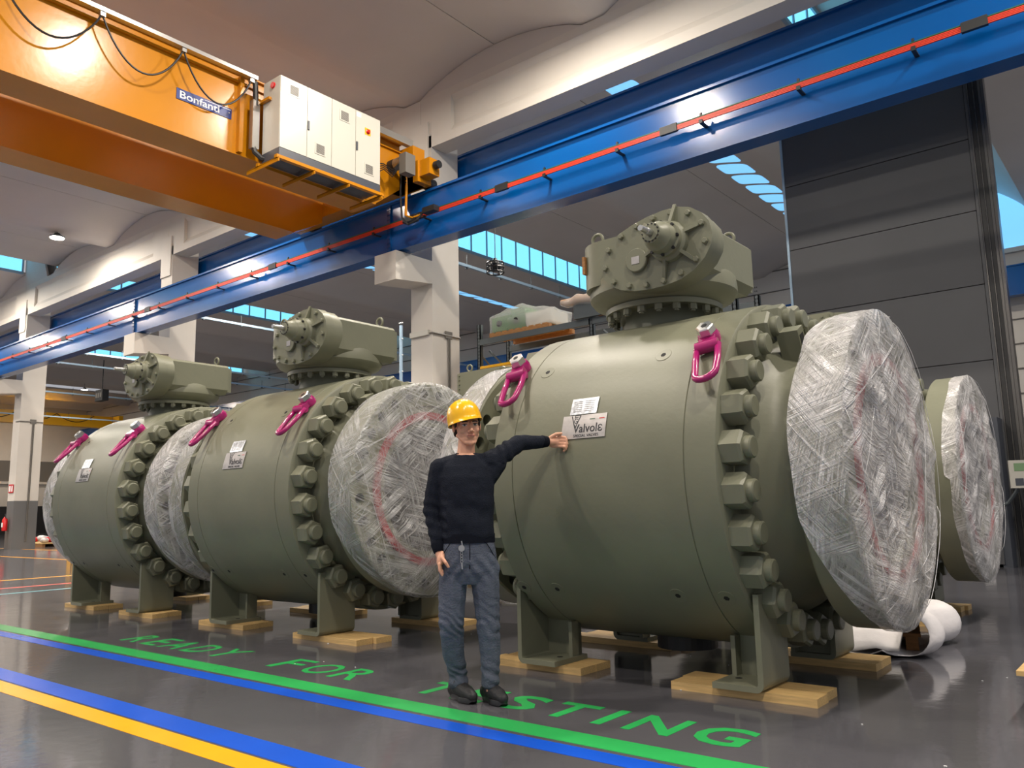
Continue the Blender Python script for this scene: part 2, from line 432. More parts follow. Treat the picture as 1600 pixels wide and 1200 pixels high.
# ---- far and end walls
wf = struct(boxo('wall_back', (-110, 6, 34, 34.3, 0, 12.9), 'white'))
boxo('wall_panel', (-110, 6, 33.94, 34, 0, 3.2), 'coldark', wf)
for i in range(9):
    boxo('cladding_rail', (-110, 6, 33.93, 34.0, 4.0+i*.9, 4.03+i*.9), 'grille', wf)
wl = struct(boxo('wall_left', (-80.3, -80, -6, 34, 0, 12.9), 'white'))
boxo('wall_panel', (-80, -79.95, -6, 34, 4.6, 6.4), 'grille', wl)
boxo('wall_panel', (-80, -79.9, -6, 34, 0, 2.4), 'black', wl)
boxo('wall_rail', (-80, -79.7, -6, 34, 4.35, 4.55), 'white', wl)

win = struct(bpy.data.objects.new('window_9', None)); COL.objects.link(win)
for i in range(7): boxo('glass_pane', (-6+i*1.4+.04, -6+(i+1)*1.4-.04, 33.9, 33.93, 10.25, 12.6), 'sky2', win)
bm = bm_new()
for i in range(8): box(bm, -6+i*1.4-.04, -6+i*1.4+.04, 33.84, 33.93, 10.1, 12.7)
box(bm, -6, 3.8, 33.82, 33.93, 10.08, 10.25); fin('window_frame', bm, 'white', win)
# ================================================================ RUNWAY BEAMS
def runway():
    t = thing('runway_beam', 'blue crane runway beam with red conductor rail, spanning the whole picture', 'beam', (0, 12.0, 6.94))
    x0, x1 = -62, 5
    bm = bm_new(); box(bm, x0, x1, .02, .35, .03, 1.1); fin('web', bm, 'blue', t)
    boxo('bottom_flange', (x0, x1, 0, .37, 0, .03), 'blue', t)
    bm = bm_new(); prism(bm, [(-.03, 1.10), (.40, 1.10), (.40, 1.15), (-.03, 1.15)], x0, x1, 'x'); fin('top_flange', bm, 'blue', t)
    boxo('crane_rail', (x0, x1, .15, .21, 1.15, 1.2), 'steel', t)
    for k in range(0, 5):
        xx_ = CX[k]+.35
        bm = bm_new(); box(bm, xx_-.05, xx_+.05, -.03, .02, .03, 1.08)
        for j in range(9): lathe(bm, [(-.045, .015), (-.03, .015)], 6, 'y', (xx_-.025, 0, .1+j*.11)); lathe(bm, [(-.045, .015), (-.03, .015)], 6, 'y', (xx_+.025, 0, .1+j*.11))
        fin('splice_plate', bm, 'blue2', t)
    # conductor rail assembly, standing off the web
    rt = bpy.data.objects.new('conductor_rail', None)
    bm = bm_new()
    for j in range(4): box(bm, x0, x1, -.20, -.17, .475+j*.022, .489+j*.022)
    o = fin('conductor_rail', bm, 'redrail', t)
    boxo('conductor_cover', (x0, x1, -.20, -.17, .565, .58), 'greenrail', o)
    xs = 2.6; k = 0; cl = None
    while xs > -60:
        if cl is None:
            bm = bm_new(); box(bm, -.03, .03, -.22, .02, .44, .46); box(bm, -.03, .03, -.22, -.15, .46, .50); box(bm, -.018, .018, -.20, -.17, .575, .63); cl = fin('rail_bracket', bm, 'black', t, (xs, 0, 0))
        else: dup_mesh(cl, t, Matrix.Translation((xs, 0, 0)))
        xs -= 1.62
    for xs in (-1.5, -6.1, -9.8, -12.2, -17.5, -24.0, -30.0):
        boxo('rail_joint', (xs-.16, xs+.16, -.215, -.155, .46, .60), 'black', t)
    return t
runway()
def runway2():
    t = thing('runway_beam', 'dark blue runway beam of the next bay, seen behind the white columns', 'beam', (0, 14.0, 8.6))
    bm = bm_new(); box(bm, -62, 5, 0.05, .35, .03, 1.2); fin('web', bm, 'blue', t)
    boxo('bottom_flange', (-62, 5, 0, .4, 0, .03), 'blue', t); boxo('top_flange', (-62, 5, 0, .4, 1.2, 1.25), 'blue', t)
    t = thing('runway_beam', 'distant blue runway beam along the back wall', 'beam', (0, 33.0, 8.3))
    bm = bm_new(); box(bm, -79, 5, 0.05, .35, .03, 1.05); fin('web', bm, 'blue', t)
    boxo('bottom_flange', (-79, 5, 0, .4, 0, .03), 'blue', t); boxo('top_flange', (-79, 5, 0, .4, 1.05, 1.1), 'blue', t)
runway2()

# ================================================================ ORANGE CRANE
def crane():
    t = thing('bridge_crane', 'orange double girder bridge crane at upper left', 'crane', (0, 0, 0))
    X = -12.52
    # front girder
    bm = bm_new(); prism(bm, [(-2.0, 7.58), (10.9, 7.58), (11.6, 8.1), (11.6, 9.1), (-2.0, 9.1)], X-.66, X, 'x'); g = fin('front_girder', bm, 'orange', t)
    boxo('girder_soffit', (X-.70, X+.03, -2, 10.9, 7.56, 7.585), 'orange', g)
    boxo('stiffener', (X, X+.10, 7.62, 7.70, 7.6, 9.05), 'orange', g)
    boxo('top_flange', (X-.70, X+.06, -2, 11.6, 9.10, 9.13), 'orange', g)
    boxo('walkway_angle', (X, X+.05, -2, 11.6, 8.93, 8.97), 'orange', g)
    # rear girder
    bm = bm_new(); prism(bm, [(-2.0, 7.58), (10.8, 7.58), (11.6, 8.0), (11.6, 9.1), (-2.0, 9.1)], -15.85, -15.2, 'x'); g2 = fin('rear_girder', bm, 'orange', t)
    boxo('girder_soffit', (-15.89, -15.17, -2, 10.8, 7.56, 7.585), 'orange', g2)
    # end carriage on the runway
    bm = bm_new(); box(bm, -16.6, -11.95, 11.6, 12.0, 8.15, 8.62); box(bm, -12.9, -12.1, 11.6, 11.95, 8.15, 9.0)
    c = fin('end_carriage', bm, 'orange', t, bevel=.01)
    for x in (-16.2, -12.15):
        bm = bm_new(); lathe(bm, [(12.05, .14), (12.25, .14)], 20, 'y', (x, 0, 8.28)); fin('wheel', bm, 'black', c)
    boxo('buffer_block', (-11.95, -11.65, 11.65, 11.95, 8.26, 8.62), 'orange', c, bevel=.02)
    bm = bm_new(); lathe(bm, [(-11.65, .05), (-11.62, .085), (-11.5, .085)], 16, 'x', (0, 11.8, 8.46)); fin('buffer', bm, 'black', c, smooth=True)
    bm = bm_new()
    for i in range(5): lathe(bm, [(11.56, .02), (11.6, .02)], 8, 'y', (-12.30, 0, 8.2+i*.075)); lathe(bm, [(X, .02), (X+.03, .02)], 8, 'x', (0, 10.65, 7.64+i*.08))
    fin('bolt_row', bm, 'black', c)
    # drive motor
    bm = bm_new(); lathe(bm, [(-.42, .10), (-.40, .13), (-.12, .13), (-.12, .115), (.18, .115)], 20, 'x'); m_ = fin('drive_motor', bm, 'black', t, (-12.25, 11.35, 8.55), smooth=True)
    bm = bm_new()
    for i in range(9): lathe(bm, [(-.10+i*.03, .125), (-.085+i*.03, .125)], 20, 'x')
    fin('cooling_fins', bm, 'steel', m_)
    boxo('gear_case', (.16, .36, -.16, .12, -.34, .10), 'grille', m_, bevel=.02)
    boxo('junction_box', (-12.50, -12.42, 10.4, 10.75, 8.0, 8.55), 'cab', t, bevel=.01)
    bm = bm_new()
    for k in range(4):
        tube(bm, [(-12.4, 10.75, 8.4-k*.08), (-12.3, 10.95, 8.42-k*.04), (-12.2, 11.1, 8.3-k*.05), (-12.1, 11.2, 8.45-k*.03)], .012, 6)
    fin('motor_cable', bm, 'black', t)
    # collector arm hanging to the conductor rail
    bm = bm_new(); tube(bm, [(-12.3, 11.62, 8.5), (-12.3, 11.60, 8.2), (-12.3, 11.58, 7.45)], .028, 8); tube(bm, [(-12.3, 11.58, 7.45), (-12.15, 11.62, 7.38), (-11.95, 11.7, 7.42)], .02, 6); a = fin('collector_arm', bm, 'orange', t)
    bm = bm_new(); tube(bm, [(-12.36, 11.5, 8.4), (-12.38, 11.5, 7.9), (-12.36, 11.52, 7.4), (-12.2, 11.55, 7.22), (-12.0, 11.62, 7.3), (-11.9, 11.7, 7.45)], .022, 6)
    box(bm, -12.45, -12.1, 11.62, 11.78, 7.33, 7.45); box(bm, -11.85, -11.5, 11.62, 11.78, 7.40, 7.52)
    fin('collector_shoe', bm, 'black', a)
    # festoon rail and cables
    boxo('festoon_rail', (-12.36, -12.24, -2, 7.86, 9.0, 9.07), 'steel', t)
    boxo('festoon_rail', (-12.36, -12.24, 10.35, 11.75, 9.05, 9.2), 'steel', t)
    boxo('top_post', (-12.9, -12.72, 10.9, 11.1, 9.1, 9.5), 'orange', t, bevel=.03)
    hs = [3.62, 5.1, 6.45, 7.76]; zs = [8.96]*4
    for a_, b_ in ((2.1, 3.62), (3.62, 5.1), (5.1, 6.45), (6.45, 7.76)):
        bm = bm_new(); pts = []
        for i in range(17):
            s_ = i/16; pts.append((-12.30, a_+(b_-a_)*s_, 8.97-.70*(1-(2*s_-1)**2)**.9))
        tube(bm, pts, .017, 6); fin('festoon_cable', bm, 'black', t)
        boxo('cable_hanger', (-12.34, -12.26, b_-.04, b_+.04, 8.93, 9.0), 'steel', t)
    bm = bm_new(); tube(bm, [(-12.3, 7.84, 8.97), (-12.29, 7.86, 8.5)], .05, 8); tube(bm, [(-12.3, 7.84, 7.72), (-12.28, 7.86, 7.62), (-12.2, 7.95, 7.5), (-12.1, 8.1, 7.47)], .05, 8); fin('cable_bundle', bm, 'black', t, smooth=True)
    boxo('cable_duct', (-12.36, -12.25, 7.78, 7.92, 7.68, 8.6), 'steel', t)
    # maker's sign
    s = boxo('maker_sign', (X, X+.012, 6.47, 7.51, 8.19, 8.385), 'sign_blue', t); s['label'] = 'blue sign lettered in white'
    me = fit_text('Bonfanti', .74, .135, .001, .012); o = link('sign_lettering', me, 'white_paper', s)
    o.matrix_local = basis(o, (0, 1, 0), (0, 0, 1), (X+.014, 6.90, 8.288))
    bm = bm_new(); box(bm, X+.012, X+.015, 6.98, 7.49, 8.352, 8.362); lathe(bm, [(X+.012, .014), (X+.015, .014)], 12, 'x', (0, 7.46, 8.30)); fin('sign_rule', bm, 'white_paper', s)
    # carrier for the cabinets
    bm = bm_new(); box(bm, -11.74, -11.66, 7.9, 10.38, 7.36, 7.42); box(bm, -12.30, -12.24, 7.9, 10.38, 7.36, 7.42)
    fin('carrier_rail', bm, 'orange', t)
    for y in (7.93, 8.70, 9.50, 10.32):
        bm = bm_new(); box(bm, X-.1, -11.64, y-.01, y+.01, 7.29, 7.36); box(bm, X-.1, -11.64, y-.01, y+.06, 7.35, 7.37); fin('carrier_arm', bm, 'orange', t)
    boxo('end_arm', (X, -11.95, 7.9, 7.96, 8.55, 8.6), 'orange', t)
    return t
crane()
def cabinet():
    t = thing('control_cabinet', 'pale grey four-door electrical cabinet carried on the orange crane', 'cabinet', (-11.7, 7.97, 7.42))
    D = .52
    boxo('plinth', (-D, 0, 0, 2.35, 0, .16), 'dgrey', t)
    bm = bm_new(); box(bm, -D, -.02, 0, 2.35, .165, 1.53); fin('carcass', bm, 'cab', t, bevel=.008)
    ys = [.0, .585, 1.145, 1.72, 2.35]
    for i in range(4):
        bm = bm_new(); box(bm, -.02, .0, ys[i]+.006, ys[i+1]-.006, .17, 1.525); d = fin('door', bm, 'cab', t, bevel=.004)
        gy, gz = [(ys[0]+.17, 1.22), (ys[1]+.18, .30), (ys[2]+.18, 1.17), (ys[3]+.22, .29)][i]
        bm = bm_new(); box(bm, 0, .008, gy, gy+.24, gz, gz+.22); g = fin('grille_frame', bm, 'cab', d)
        bm = bm_new()
        for j in range(9): box(bm, .008, .012, gy+.03, gy+.21, gz+.025+j*.02, gz+.037+j*.02)
        g2 = fin('grille', bm, 'grille', d)
        if i in (1, 3): boxo('door_handle', (0, .02, ys[i]+.01, ys[i]+.045, .70, .87), 'dgrey', d)
    bm = bm_new(); lathe(bm, [(0, .05), (.015, .05), (.02, .03), (.05, .03)], 14, 'x', (0, ys[3]+.30, 1.17)); fin('main_switch', bm, 'redcase', t)
    boxo('switch_plate', (0, .006, ys[3]+.23, ys[3]+.37, 1.10, 1.24), 'yellow', t)
    bm = bm_new(); lathe(bm, [(-.03, .055), (0, .06)], 14, 'y', (-.22, 0, 1.40)); fin('warning_lamp', bm, 'redcase', t)
    boxo('notice', (0, .003, ys[3]+.02, ys[3]+.13, 1.40, 1.49), 'white_paper', t)
cabinet()

# ================================================================ VALVES
AZ = 1.378; RB = 1.174
def cp(a, r, x=0):
    """point on the cylinder: a = angle above the side facing the camera (-y)"""
    return Vector((x, -r*math.cos(R(a)), AZ+r*math.sin(R(a))))
def flange_mesh():
    bm = bm_new()
    lathe(bm, [(-.135, .72), (-.135, 1.005), (-.125, 1.017), (.125, 1.017), (.135, 1.005), (.135, .80), (.115, .79), (.115, .62), (-.10, .60), (-.135, .62)], 112, 'x')
    me = bpy.data.meshes.new('flange')
    # close the profile into a ring: rebuild without caps
    bm.free(); bm = bm_new()
    n = 112; prof = [(-.135, .60), (-.135, 1.005), (-.122, 1.017), (.122, 1.017), (.135, 1.005), (.135, .80), (.118, .79), (.118, .60)]
    rings = [[bm.verts.new((t, r*math.cos(2*PI*k/n), r*math.sin(2*PI*k/n))) for k in range(n)] for t, r in prof]
    for i in range(len(rings)):
        a, b = rings[i], rings[(i+1) % len(rings)]
        for k in range(n): bm.faces.new([a[k], a[(k+1) % n], b[(k+1) % n], b[k]])
    bmesh.ops.recalc_face_normals(bm, faces=bm.faces)
    bm.to_mesh(me); bm.free()
    o = bpy.data.objects.new('f', me); COL.objects.link(o)
    bm = bm_new()
    for k in range(28): 
        a = 2*PI*(k+.5)/28; lathe(bm, [(-.3, .052), (.3, .052)], 14, 'x', (0, .905*math.cos(a), .905*math.sin(a)))
    bmesh.ops.recalc_face_normals(bm, faces=bm.faces)
    mc = bpy.data.meshes.new('c'); bm.to_mesh(mc); bm.free()
    c = bpy.data.objects.new('c', mc); COL.objects.link(c)
    md = o.modifiers.new('b', 'BOOLEAN'); md.operation = 'DIFFERENCE'; md.object = c; md.solver = 'EXACT'
    out = evaluated(o, 'flange')
    bpy.data.objects.remove(o); bpy.data.objects.remove(c)
    out.polygons.foreach_set('use_smooth', [True]*len(out.polygons)); out.set_sharp_from_angle(angle=R(35))
    return out
def film_mesh(seed, front):
    """crumpled sheet drawn tight over the rim and the face; x along the axis, face towards +x.
    front = -1/+1: side of local y that is turned to the hall aisle."""
    n = 168; rim_n = 8; vs = []; fs = []; uv = []; mi = []
    def phi(a): return math.degrees(math.atan2(math.sin(a), front*math.cos(a)))   # 0 = aisle side, 90 = top
    def start(a):
        p = phi(a)
        s = -.132+.05*noise.noise(Vector((math.cos(a)*2, math.sin(a)*2, seed)))
        if p > 52: s += min(1, (p-52)/45)*.17
        if p < -18: s += min(1, (-18-p)/50)*.21
        return min(s, .10)
    prof = list(range(rim_n+1))
    rad = [1.026*(1-(i/34)) for i in range(1, 35)]
    for i in range(rim_n+1+len(rad)):
        for k in range(n):
            a = 2*PI*k/n; c, s_ = math.cos(a), math.sin(a)
            if i <= rim_n:
                x0 = start(a); x = x0+(.150-x0)*i/rim_n
                f = abs(noise.noise(Vector((a*4, x*7+a*2, seed))))*.010
                r = 1.0215+f*(.3+.7*i/rim_n)+.004
                vs.append((x, r*c, r*s_)); uv.append((a*1.02, x))
            else:
                r = rad[i-rim_n-1]; t = 1-r/1.026; y, z = r*c, r*s_
                e = min(1, t*7)
                h = noise.noise(Vector((y*2.2, z*2.2, seed*3)))*.030+noise.noise(Vector((y*6, z*6, seed*5)))*.012
                # long straight tension ridges crossing the face
                for j, (d, o_, w_, am) in enumerate(((.4, .25, .05, .02), (1.2, -.3, .06, .025), (2.3, .1, .05, .02), (2.8, -.45, .04, .02), (.9, .5, .04, .018))):
                    q = y*math.cos(d+seed)+z*math.sin(d+seed)-o_; h += am*math.exp(-(q/w_)**2)
                vs.append((.152+e*(.022+.018*(1-r)+h*.8+.012), y, z)); uv.append((y+5, z+5))
    m_ = rim_n+1+len(rad)
    vi = len(vs); vs.append((vs[-1][0], 0, 0)); uv.append((5, 5))
    for i in range(m_-1):
        for k in range(n):
            k2 = (k+1) % n
            fs.append((i*n+k, i*n+k2, (i+1)*n+k2, (i+1)*n+k)); mi.append(1 if i < rim_n else 0)
    for k in range(n): fs.append(((m_-1)*n+k, (m_-1)*n+(k+1) % n, vi)); mi.append(0)
    me = bpy.data.meshes.new('stretch_film'); me.from_pydata(vs, [], fs)
    ul = me.uv_layers.new(name='UVMap')
    for p in me.polygons:
        idx = list(p.vertices); us = [uv[q] for q in idx]
        if p.index < rim_n*n:  # unwrap the seam
            if max(u for u, v in us)-min(u for u, v in us) > 3: us = [(u+(2*PI*1.02 if u < 1 else 0), v) for u, v in us]
        elif p.index < (rim_n+1)*n:
            us = [(vs[q][1]+5, vs[q][2]+5) for q in idx]
        for li, u in zip(p.loop_indices, us): ul.data[li].uv = u
    me.polygons.foreach_set('material_index', mi)
    me.polygons.foreach_set('use_smooth', [True]*len(me.polygons))
    return me
def film_cords(seed, parent):
    rnd = random.Random(seed); bm = bm_new()
    for j in range(13):
        a0 = rnd.uniform(0, 2*PI); a1 = a0+rnd.choice((-1, 1))*rnd.uniform(.5, 2.3)
        pts = []
        N = 14
        for i in range(N+1):
            t = i/N; y = 1.012*(math.cos(a0)*(1-t)+math.cos(a1)*t); z = 1.012*(math.sin(a0)*(1-t)+math.sin(a1)*t)
            pts.append((.160+.040*abs(math.sin(t*PI))**.5+.006*noise.noise(Vector((y*4, z*4, seed))), y+.012*noise.noise(Vector((t*5, j, 0))), z+.012*noise.noise(Vector((t*5, j, 7)))))
        tube(bm, pts, [rnd.uniform(.0008, .002)]*len(pts), 4)
    o = fin('film_strands', bm, 'film_cord', parent, smooth='all'); o['kind'] = 'stuff'
def nameplates(t):
    def curved(name, x0, x1, a0, a1, m, r=RB+.004):
        bm = bm_new(); N = 5; A = []; B = []
        for i in range(N+1):
            a = a0+(a1-a0)*i/N; p = cp(a, r+.003); q = cp(a, r-.001)
            A.append([bm.verts.new((x0, p.y, p.z)), bm.verts.new((x1, p.y, p.z))])
            B.append([bm.verts.new((x0, q.y, q.z)), bm.verts.new((x1, q.y, q.z))])
        for i in range(N):
            bm.faces.new([A[i][0], A[i][1], A[i+1][1], A[i+1][0]])
            bm.faces.new([A[i][0], A[i+1][0], B[i+1][0], B[i][0]]); bm.faces.new([A[i][1], B[i][1], B[i+1][1], A[i+1][1]])
        bm.faces.new([A[0][0], B[0][0], B[0][1], A[0][1]]); bm.faces.new([A[-1][0], A[-1][1], B[-1][1], B[-1][0]])
        return fin(name, bm, m, t)
    def put(s, parent, x, a, w, h, m='ink', off=.0, r=RB+.0085):
        me = fit_text(s, w, h, .0004, off); return surf(me, parent, x, a, m, r)
    def surf(me, parent, x, a, m, r=RB+.0085, name='lettering'):
        # bend flat lettering round the body
        for v in me.vertices:
            p = cp(a+math.degrees(v.co.y/RB), r+v.co.z); v.co = Vector((x+v.co.x, p.y, p.z))
        return link(name, me, m, parent)
    P = curved('maker_plate', -.265, .087, 11.6, 19.7, 'plate'); P['label'] = 'brushed steel plate with the maker\'s emblem'
    put('Valvolε', P, -.055, 15.0, .235, .060, off=.006)
    put('SPECIAL VALVES', P, -.065, 12.5, .20, .018)
    # emblem: big V with F and G inside its arms
    me = bpy.data.meshes.new('emblem'); bm = bm_new()
    def bar(p, q, wd=.006):
        p = Vector((*p, 0)); q = Vector((*q, 0)); d = (q-p).normalized(); nn = Vector((-d.y, d.x, 0))*wd/2
        v = [bm.verts.new(c) for c in (p+nn, q+nn, q-nn, p-nn)]; bm.faces.new(v)
    bar((-.055, .065), (-.012, -.045), .009); bar((.035, .065), (-.008, -.045), .009)
    bar((-.02, .068), (.03, .068)); bar((-.02, .068), (-.02, .035)); bar((-.02, .05), (.012, .05))
    g = [(.012, .03), (-.005, .038), (-.022, .028), (-.024, .010), (-.012, -.004), (.006, .002), (.008, .014), (-.006, .014)]
    for a, b in zip(g, g[1:]): bar(a, b)
    bm.to_mesh(me); bm.free(); [setattr(v, 'co', v.co*.8) for v in me.vertices]; surf(me, P, -.150, 17.0, 'ink', name='emblem')
    for x0, m_ in ((-.045, 'greenrail'), (.03, 'redcase')):
        me = bpy.data.meshes.new('bar'); me.from_pydata([(0, 0, 0), (.042, 0, 0), (.042, .006, 0), (0, .006, 0)], [], [(0, 1, 2, 3)]); surf(me, P, x0, 17.8, m_, name='tricolour_bar')
    Q = curved('data_plate', -.215, -.0, 20.0, 25.9, 'plate2', RB+.006); Q['label'] = 'bright foil data plate above the maker\'s plate'
    bm = bm_new()
    for i in range(6):
        for (u0, u1) in ((.0, .07), (.09, .17)):
            v = [bm.verts.new(c) for c in ((u0, i*.015, 0), (u1, i*.015, 0), (u1, i*.015+.003, 0), (u0, i*.015+.003, 0))]; bm.faces.new(v)
    me = bpy.data.meshes.new('rules'); bm.to_mesh(me); bm.free(); surf(me, Q, -.195, 21.0, 'grille', RB+.0105, name='printed_rows')

def valve():
    t = thing('ball_valve', 'v', 'valve', (0, 0, 0), 'grey-green trunnion ball valves on wooden planks')
    # body
    bm = bm_new()
    prof = [(-.875, .80), (-.875, 1.155), (-.862, 1.174), (-.690, 1.174), (-.687, 1.168), (-.683, 1.168), (-.680, 1.174), (.650, 1.174), (.653, 1.168), (.657, 1.168), (.660, 1.174), (.862, 1.174), (.875, 1.155), (.875, .80)]
    lathe(bm, prof, 144, 'x', (0, 0, AZ)); fin('body', bm, 'green', t, smooth=True)
    fm = flange_mesh(); face_bm = None
    nutm = None; studm = None
    for s in (1, -1):
        bm = bm_new()
        lathe(bm, [(s*.87, .93), (s*.93, .93), (s*.98, .90), (s*1.04, .84), (s*1.12, .81), (s*1.27, .81)], 96, 'x', (0, 0, AZ)); fin('end_neck', bm, 'green', t, smooth=True)
        rot = Matrix.Translation((s*1.40, 0, AZ)) @ Matrix.Rotation(0 if s > 0 else PI, 4, 'Z')
        f = link('flange', fm, 'green', t); f.matrix_local = rot
        bm = bm_new(); lathe(bm, [(.0, .60), (.05, .60)], 64, 'x'); fin('bore_cover', bm, 'cover', f)
        bm = bm_new(); n = 96
        pr = [(.11, .66), (.11, .74), (.142, .735), (.142, .665)]
        rg = [[bm.verts.new((a, r*math.cos(2*PI*k/n), r*math.sin(2*PI*k/n))) for k in range(n)] for a, r in pr]
        for i in range(4):
            for k in range(n): bm.faces.new([rg[i][k], rg[i][(k+1) % n], rg[(i+1) % 4][(k+1) % n], rg[(i+1) % 4][k]])
        o = fin('seal_ring', bm, 'red', f, smooth=True); o['label'] = 'red seal ring under the film'
        ff = link('stretch_film', film_mesh(3.3 if s > 0 else 8.1, -s), ['film', 'film_rim'], t); ff.matrix_local = rot; ff['label'] = 'crumpled clear stretch film'; film_cords(11 if s > 0 else 5, ff)
        # studs and nuts
        for k in range(26):
            a = -7.7+360/26*(k+.5)+6.92; p = cp(a, 1.055, s*.875)
            Mx = Matrix.Translation(p) @ Matrix.Rotation(0 if s > 0 else PI, 4, 'Z') @ Matrix.Rotation(R(a+(k*17) % 30-15), 4, 'X')
            if nutm is None:
                bm = bm_new(); lathe(bm, [(0, .112), (.115, .112), (.132, .098)], 6, 'x')
                bm2 = bm_new()
                nut = fin('hex_nut', bm, 'green', t, bevel=.004); nut.matrix_local = Mx; nutm = nut
                bm = bm_new(); lathe(bm, [(.13, .068), (.170, .068), (.177, .058)], 20, 'x'); st = fin('stud_end', bm, 'green', nut, smooth=True); studm = st
            else:
                nn = dup_mesh(nutm, t, Mx); dup_mesh(studm, nn)
    for s in (1, -1):
        L_ = bm_new(); box(L_, -.07, .07, -.055, .055, -.10, .12); lug = fin('lifting_lug', L_, 'green', t, bevel=.006)
        lug.matrix_local = Matrix.Translation(cp(62 if s > 0 else 118, .90, s*1.10)) @ Matrix.Rotation(R(28 if s > 0 else -28), 4, 'X')
        L_ = bm_new(); box(L_, .0705, .072, -.035, .035, -.04, .08); fin('lug_pocket', L_, 'hole', lug)
    # plug screws
    pm = None
    for x, a in ((-.56, 41), (.40, 41), (-.88+.04, -42), (-.54, -42), (.41, -42), (.74, -42)):
        p = cp(a, RB, x); nrm = (p-Vector((x, 0, AZ))).normalized()
        mtx = basis(None, (1, 0, 0), nrm.cross(Vector((1, 0, 0))), p)
        if pm is None:
            bm = bm_new(); lathe(bm, [(-.01, .058), (.001, .058), (.0018, .055)], 24, 'z'); pm = fin('plug', bm, 'green', t); pm.matrix_local = mtx
            bm = bm_new(); lathe(bm, [(0, .02), (.0025, .02)], 6, 'z'); ph = fin('plug_socket', bm, 'hole', pm)
        else: q = dup_mesh(pm, t, mtx); dup_mesh(ph, q)
    nameplates(t)
    # legs
    for sx in (1, -1):
        for sy in (1, -1):
            bm = bm_new()
            px = .93
            # bent plate: upright + bend + foot (profile in x-z), extruded over y
            sec = [(px, .62)]
            for i in range(7):
                b = i/6*PI/2; sec.append((px-.05+.05*math.cos(b), .05+.05-.05*math.sin(b)))
            sec += [(px-.33, .05), (px-.33, .085)]
            for i in range(6, -1, -1):
                b = i/6*PI/2; sec.append((px-.05+.015*math.cos(b), .10-.015*math.sin(b)))
            sec += [(px-.035, .62)]
            sec = [(sx*a, b) for a, b in sec]
            y0, y1 = -.85, -.44
            if sy < 0: y0, y1 = .44, .85
            prism(bm, sec, y0, y1, 'y')
            l = fin('leg', bm, 'green', t)
            bm = bm_new(); yy_ = -.50 if sy > 0 else .50
            box(bm, sx*.62 if sx > 0 else -.90, .90 if sx > 0 else sx*.62, yy_-.02, yy_+.02, .085, .34); box(bm, min(sx*.62, sx*.65), max(sx*.62, sx*.65), yy_-.10, yy_+.02, .085, .33)
            fin('gusset', bm, 'green', l)
            bm = bm_new(); lathe(bm, [(.0855, .022), (.087, .022)], 12, 'z', (sx*.69, -.66 if sy > 0 else .66, 0)); fin('bolt_hole', bm, 'hole', l)
    # drain boss below
    bm = bm_new(); lathe(bm, [(.13, .22), (.25, .22)], 32, 'z'); fin('drain_boss', bm, 'black', t)
    # neck and gearbox
    bm = bm_new(); lathe(bm, [(2.40, .33), (2.56, .33), (2.60, .31), (2.66, .31)], 48, 'z', (-.05, 0, 0)); fin('stem_neck', bm, 'green_dark', t, smooth=True)
    bm = bm_new()
    lathe(bm, [(2.645, .455), (2.685, .455), (2.69, .44), (2.71, .47), (2.74, .545), (2.78, .575), (2.88, .575), (2.94, .54)], 64, 'z', (-.06, 0, 0)); h = fin('gearbox_base', bm, 'green', t, smooth=True)
    bn = None
    for k in range(20):
        a = 2*PI*(k+.3)/20; mtx = Matrix.Translation((-.06+.415*math.cos(a), .415*math.sin(a), 2.60)) @ Matrix.Rotation(a, 4, 'Z')
        if bn is None: bm = bm_new(); lathe(bm, [(-.012, .02), (0, .02), (.0, .032), (.048, .032)], 6, 'z'); bn = fin('flange_nut', bm, 'green', h); bn.matrix_local = mtx
        else: dup_mesh(bn, h, mtx)
    # housing: rounded front block fused with a long box running backwards
    bm = bm_new()
    def rr_(x0, x1, y0, y1, r, n=6):
        P = []
        for cx, cy, a0 in ((x1-r, y1-r, 0), (x0+r, y1-r, 90), (x0+r, y0+r, 180), (x1-r, y0+r, 270)):
            for i in range(n+1): a = R(a0+90*i/n); P.append((cx+r*math.cos(a), cy+r*math.sin(a)))
        return P
    prism(bm, rr_(-.56, .46, -.52, .44, .26), 2.84, 3.19, 'z')
    ho = fin('gearbox_housing', bm, 'green', t, bevel=.02, smooth=True)
    bm = bm_new(); prism(bm, [(.50, 2.86), (.44, 2.80), (-.30, 2.80), (-.40, 2.86), (-.40, 3.18), (-.36, 3.20), (.47, 3.20), (.50, 3.17)], -.42, .46, 'y')
    bh = fin('gearbox_case', bm, 'green', ho, bevel=.008)
    bm = bm_new(); box(bm, -.36, .46, .46, .53, 2.84, 3.17)
    fin('end_cover', bm, 'green', ho, bevel=.01)
    bm = bm_new()
    for i in range(5):
        for x in (-.3, .42): lathe(bm, [(.53, .014), (.545, .014)], 6, 'y', (x, 0, 2.88+i*.065))
    fin('end_cover_bolts', bm, 'green', ho)
    # obround cover plate, outline as seen
    out = [(-.235, 2.915), (-.235, 2.985), (-.20, 3.06), (-.14, 3.12), (-.06, 3.165), (.05, 3.205), (.17, 3.235), (.30, 3.252), (.42, 3.252), (.52, 3.222), (.60, 3.165), (.655, 3.09), (.675, 3.0), (.66, 2.92), (.61, 2.84), (.53, 2.77), (.42, 2.72), (.30, 2.70), (.17, 2.695), (.05, 2.705), (-.07, 2.735), (-.16, 2.785), (-.215, 2.85)]
    bm = bm_new(); prism(bm, out, -.62, -.52, 'y'); pl = fin('cover_plate', bm, 'green', t, bevel=.008, smooth=True)
    bm = bm_new()
    big = [(.22+(x-.22)*.97, 2.97+(z-2.97)*.97) for x, z in out]
    prism(bm, big, -.52, -.40, 'y'); fin('cover_spacer', bm, 'green', pl, smooth=True)
    cb = None
    import itertools
    cx0, cz0 = .22, 2.97
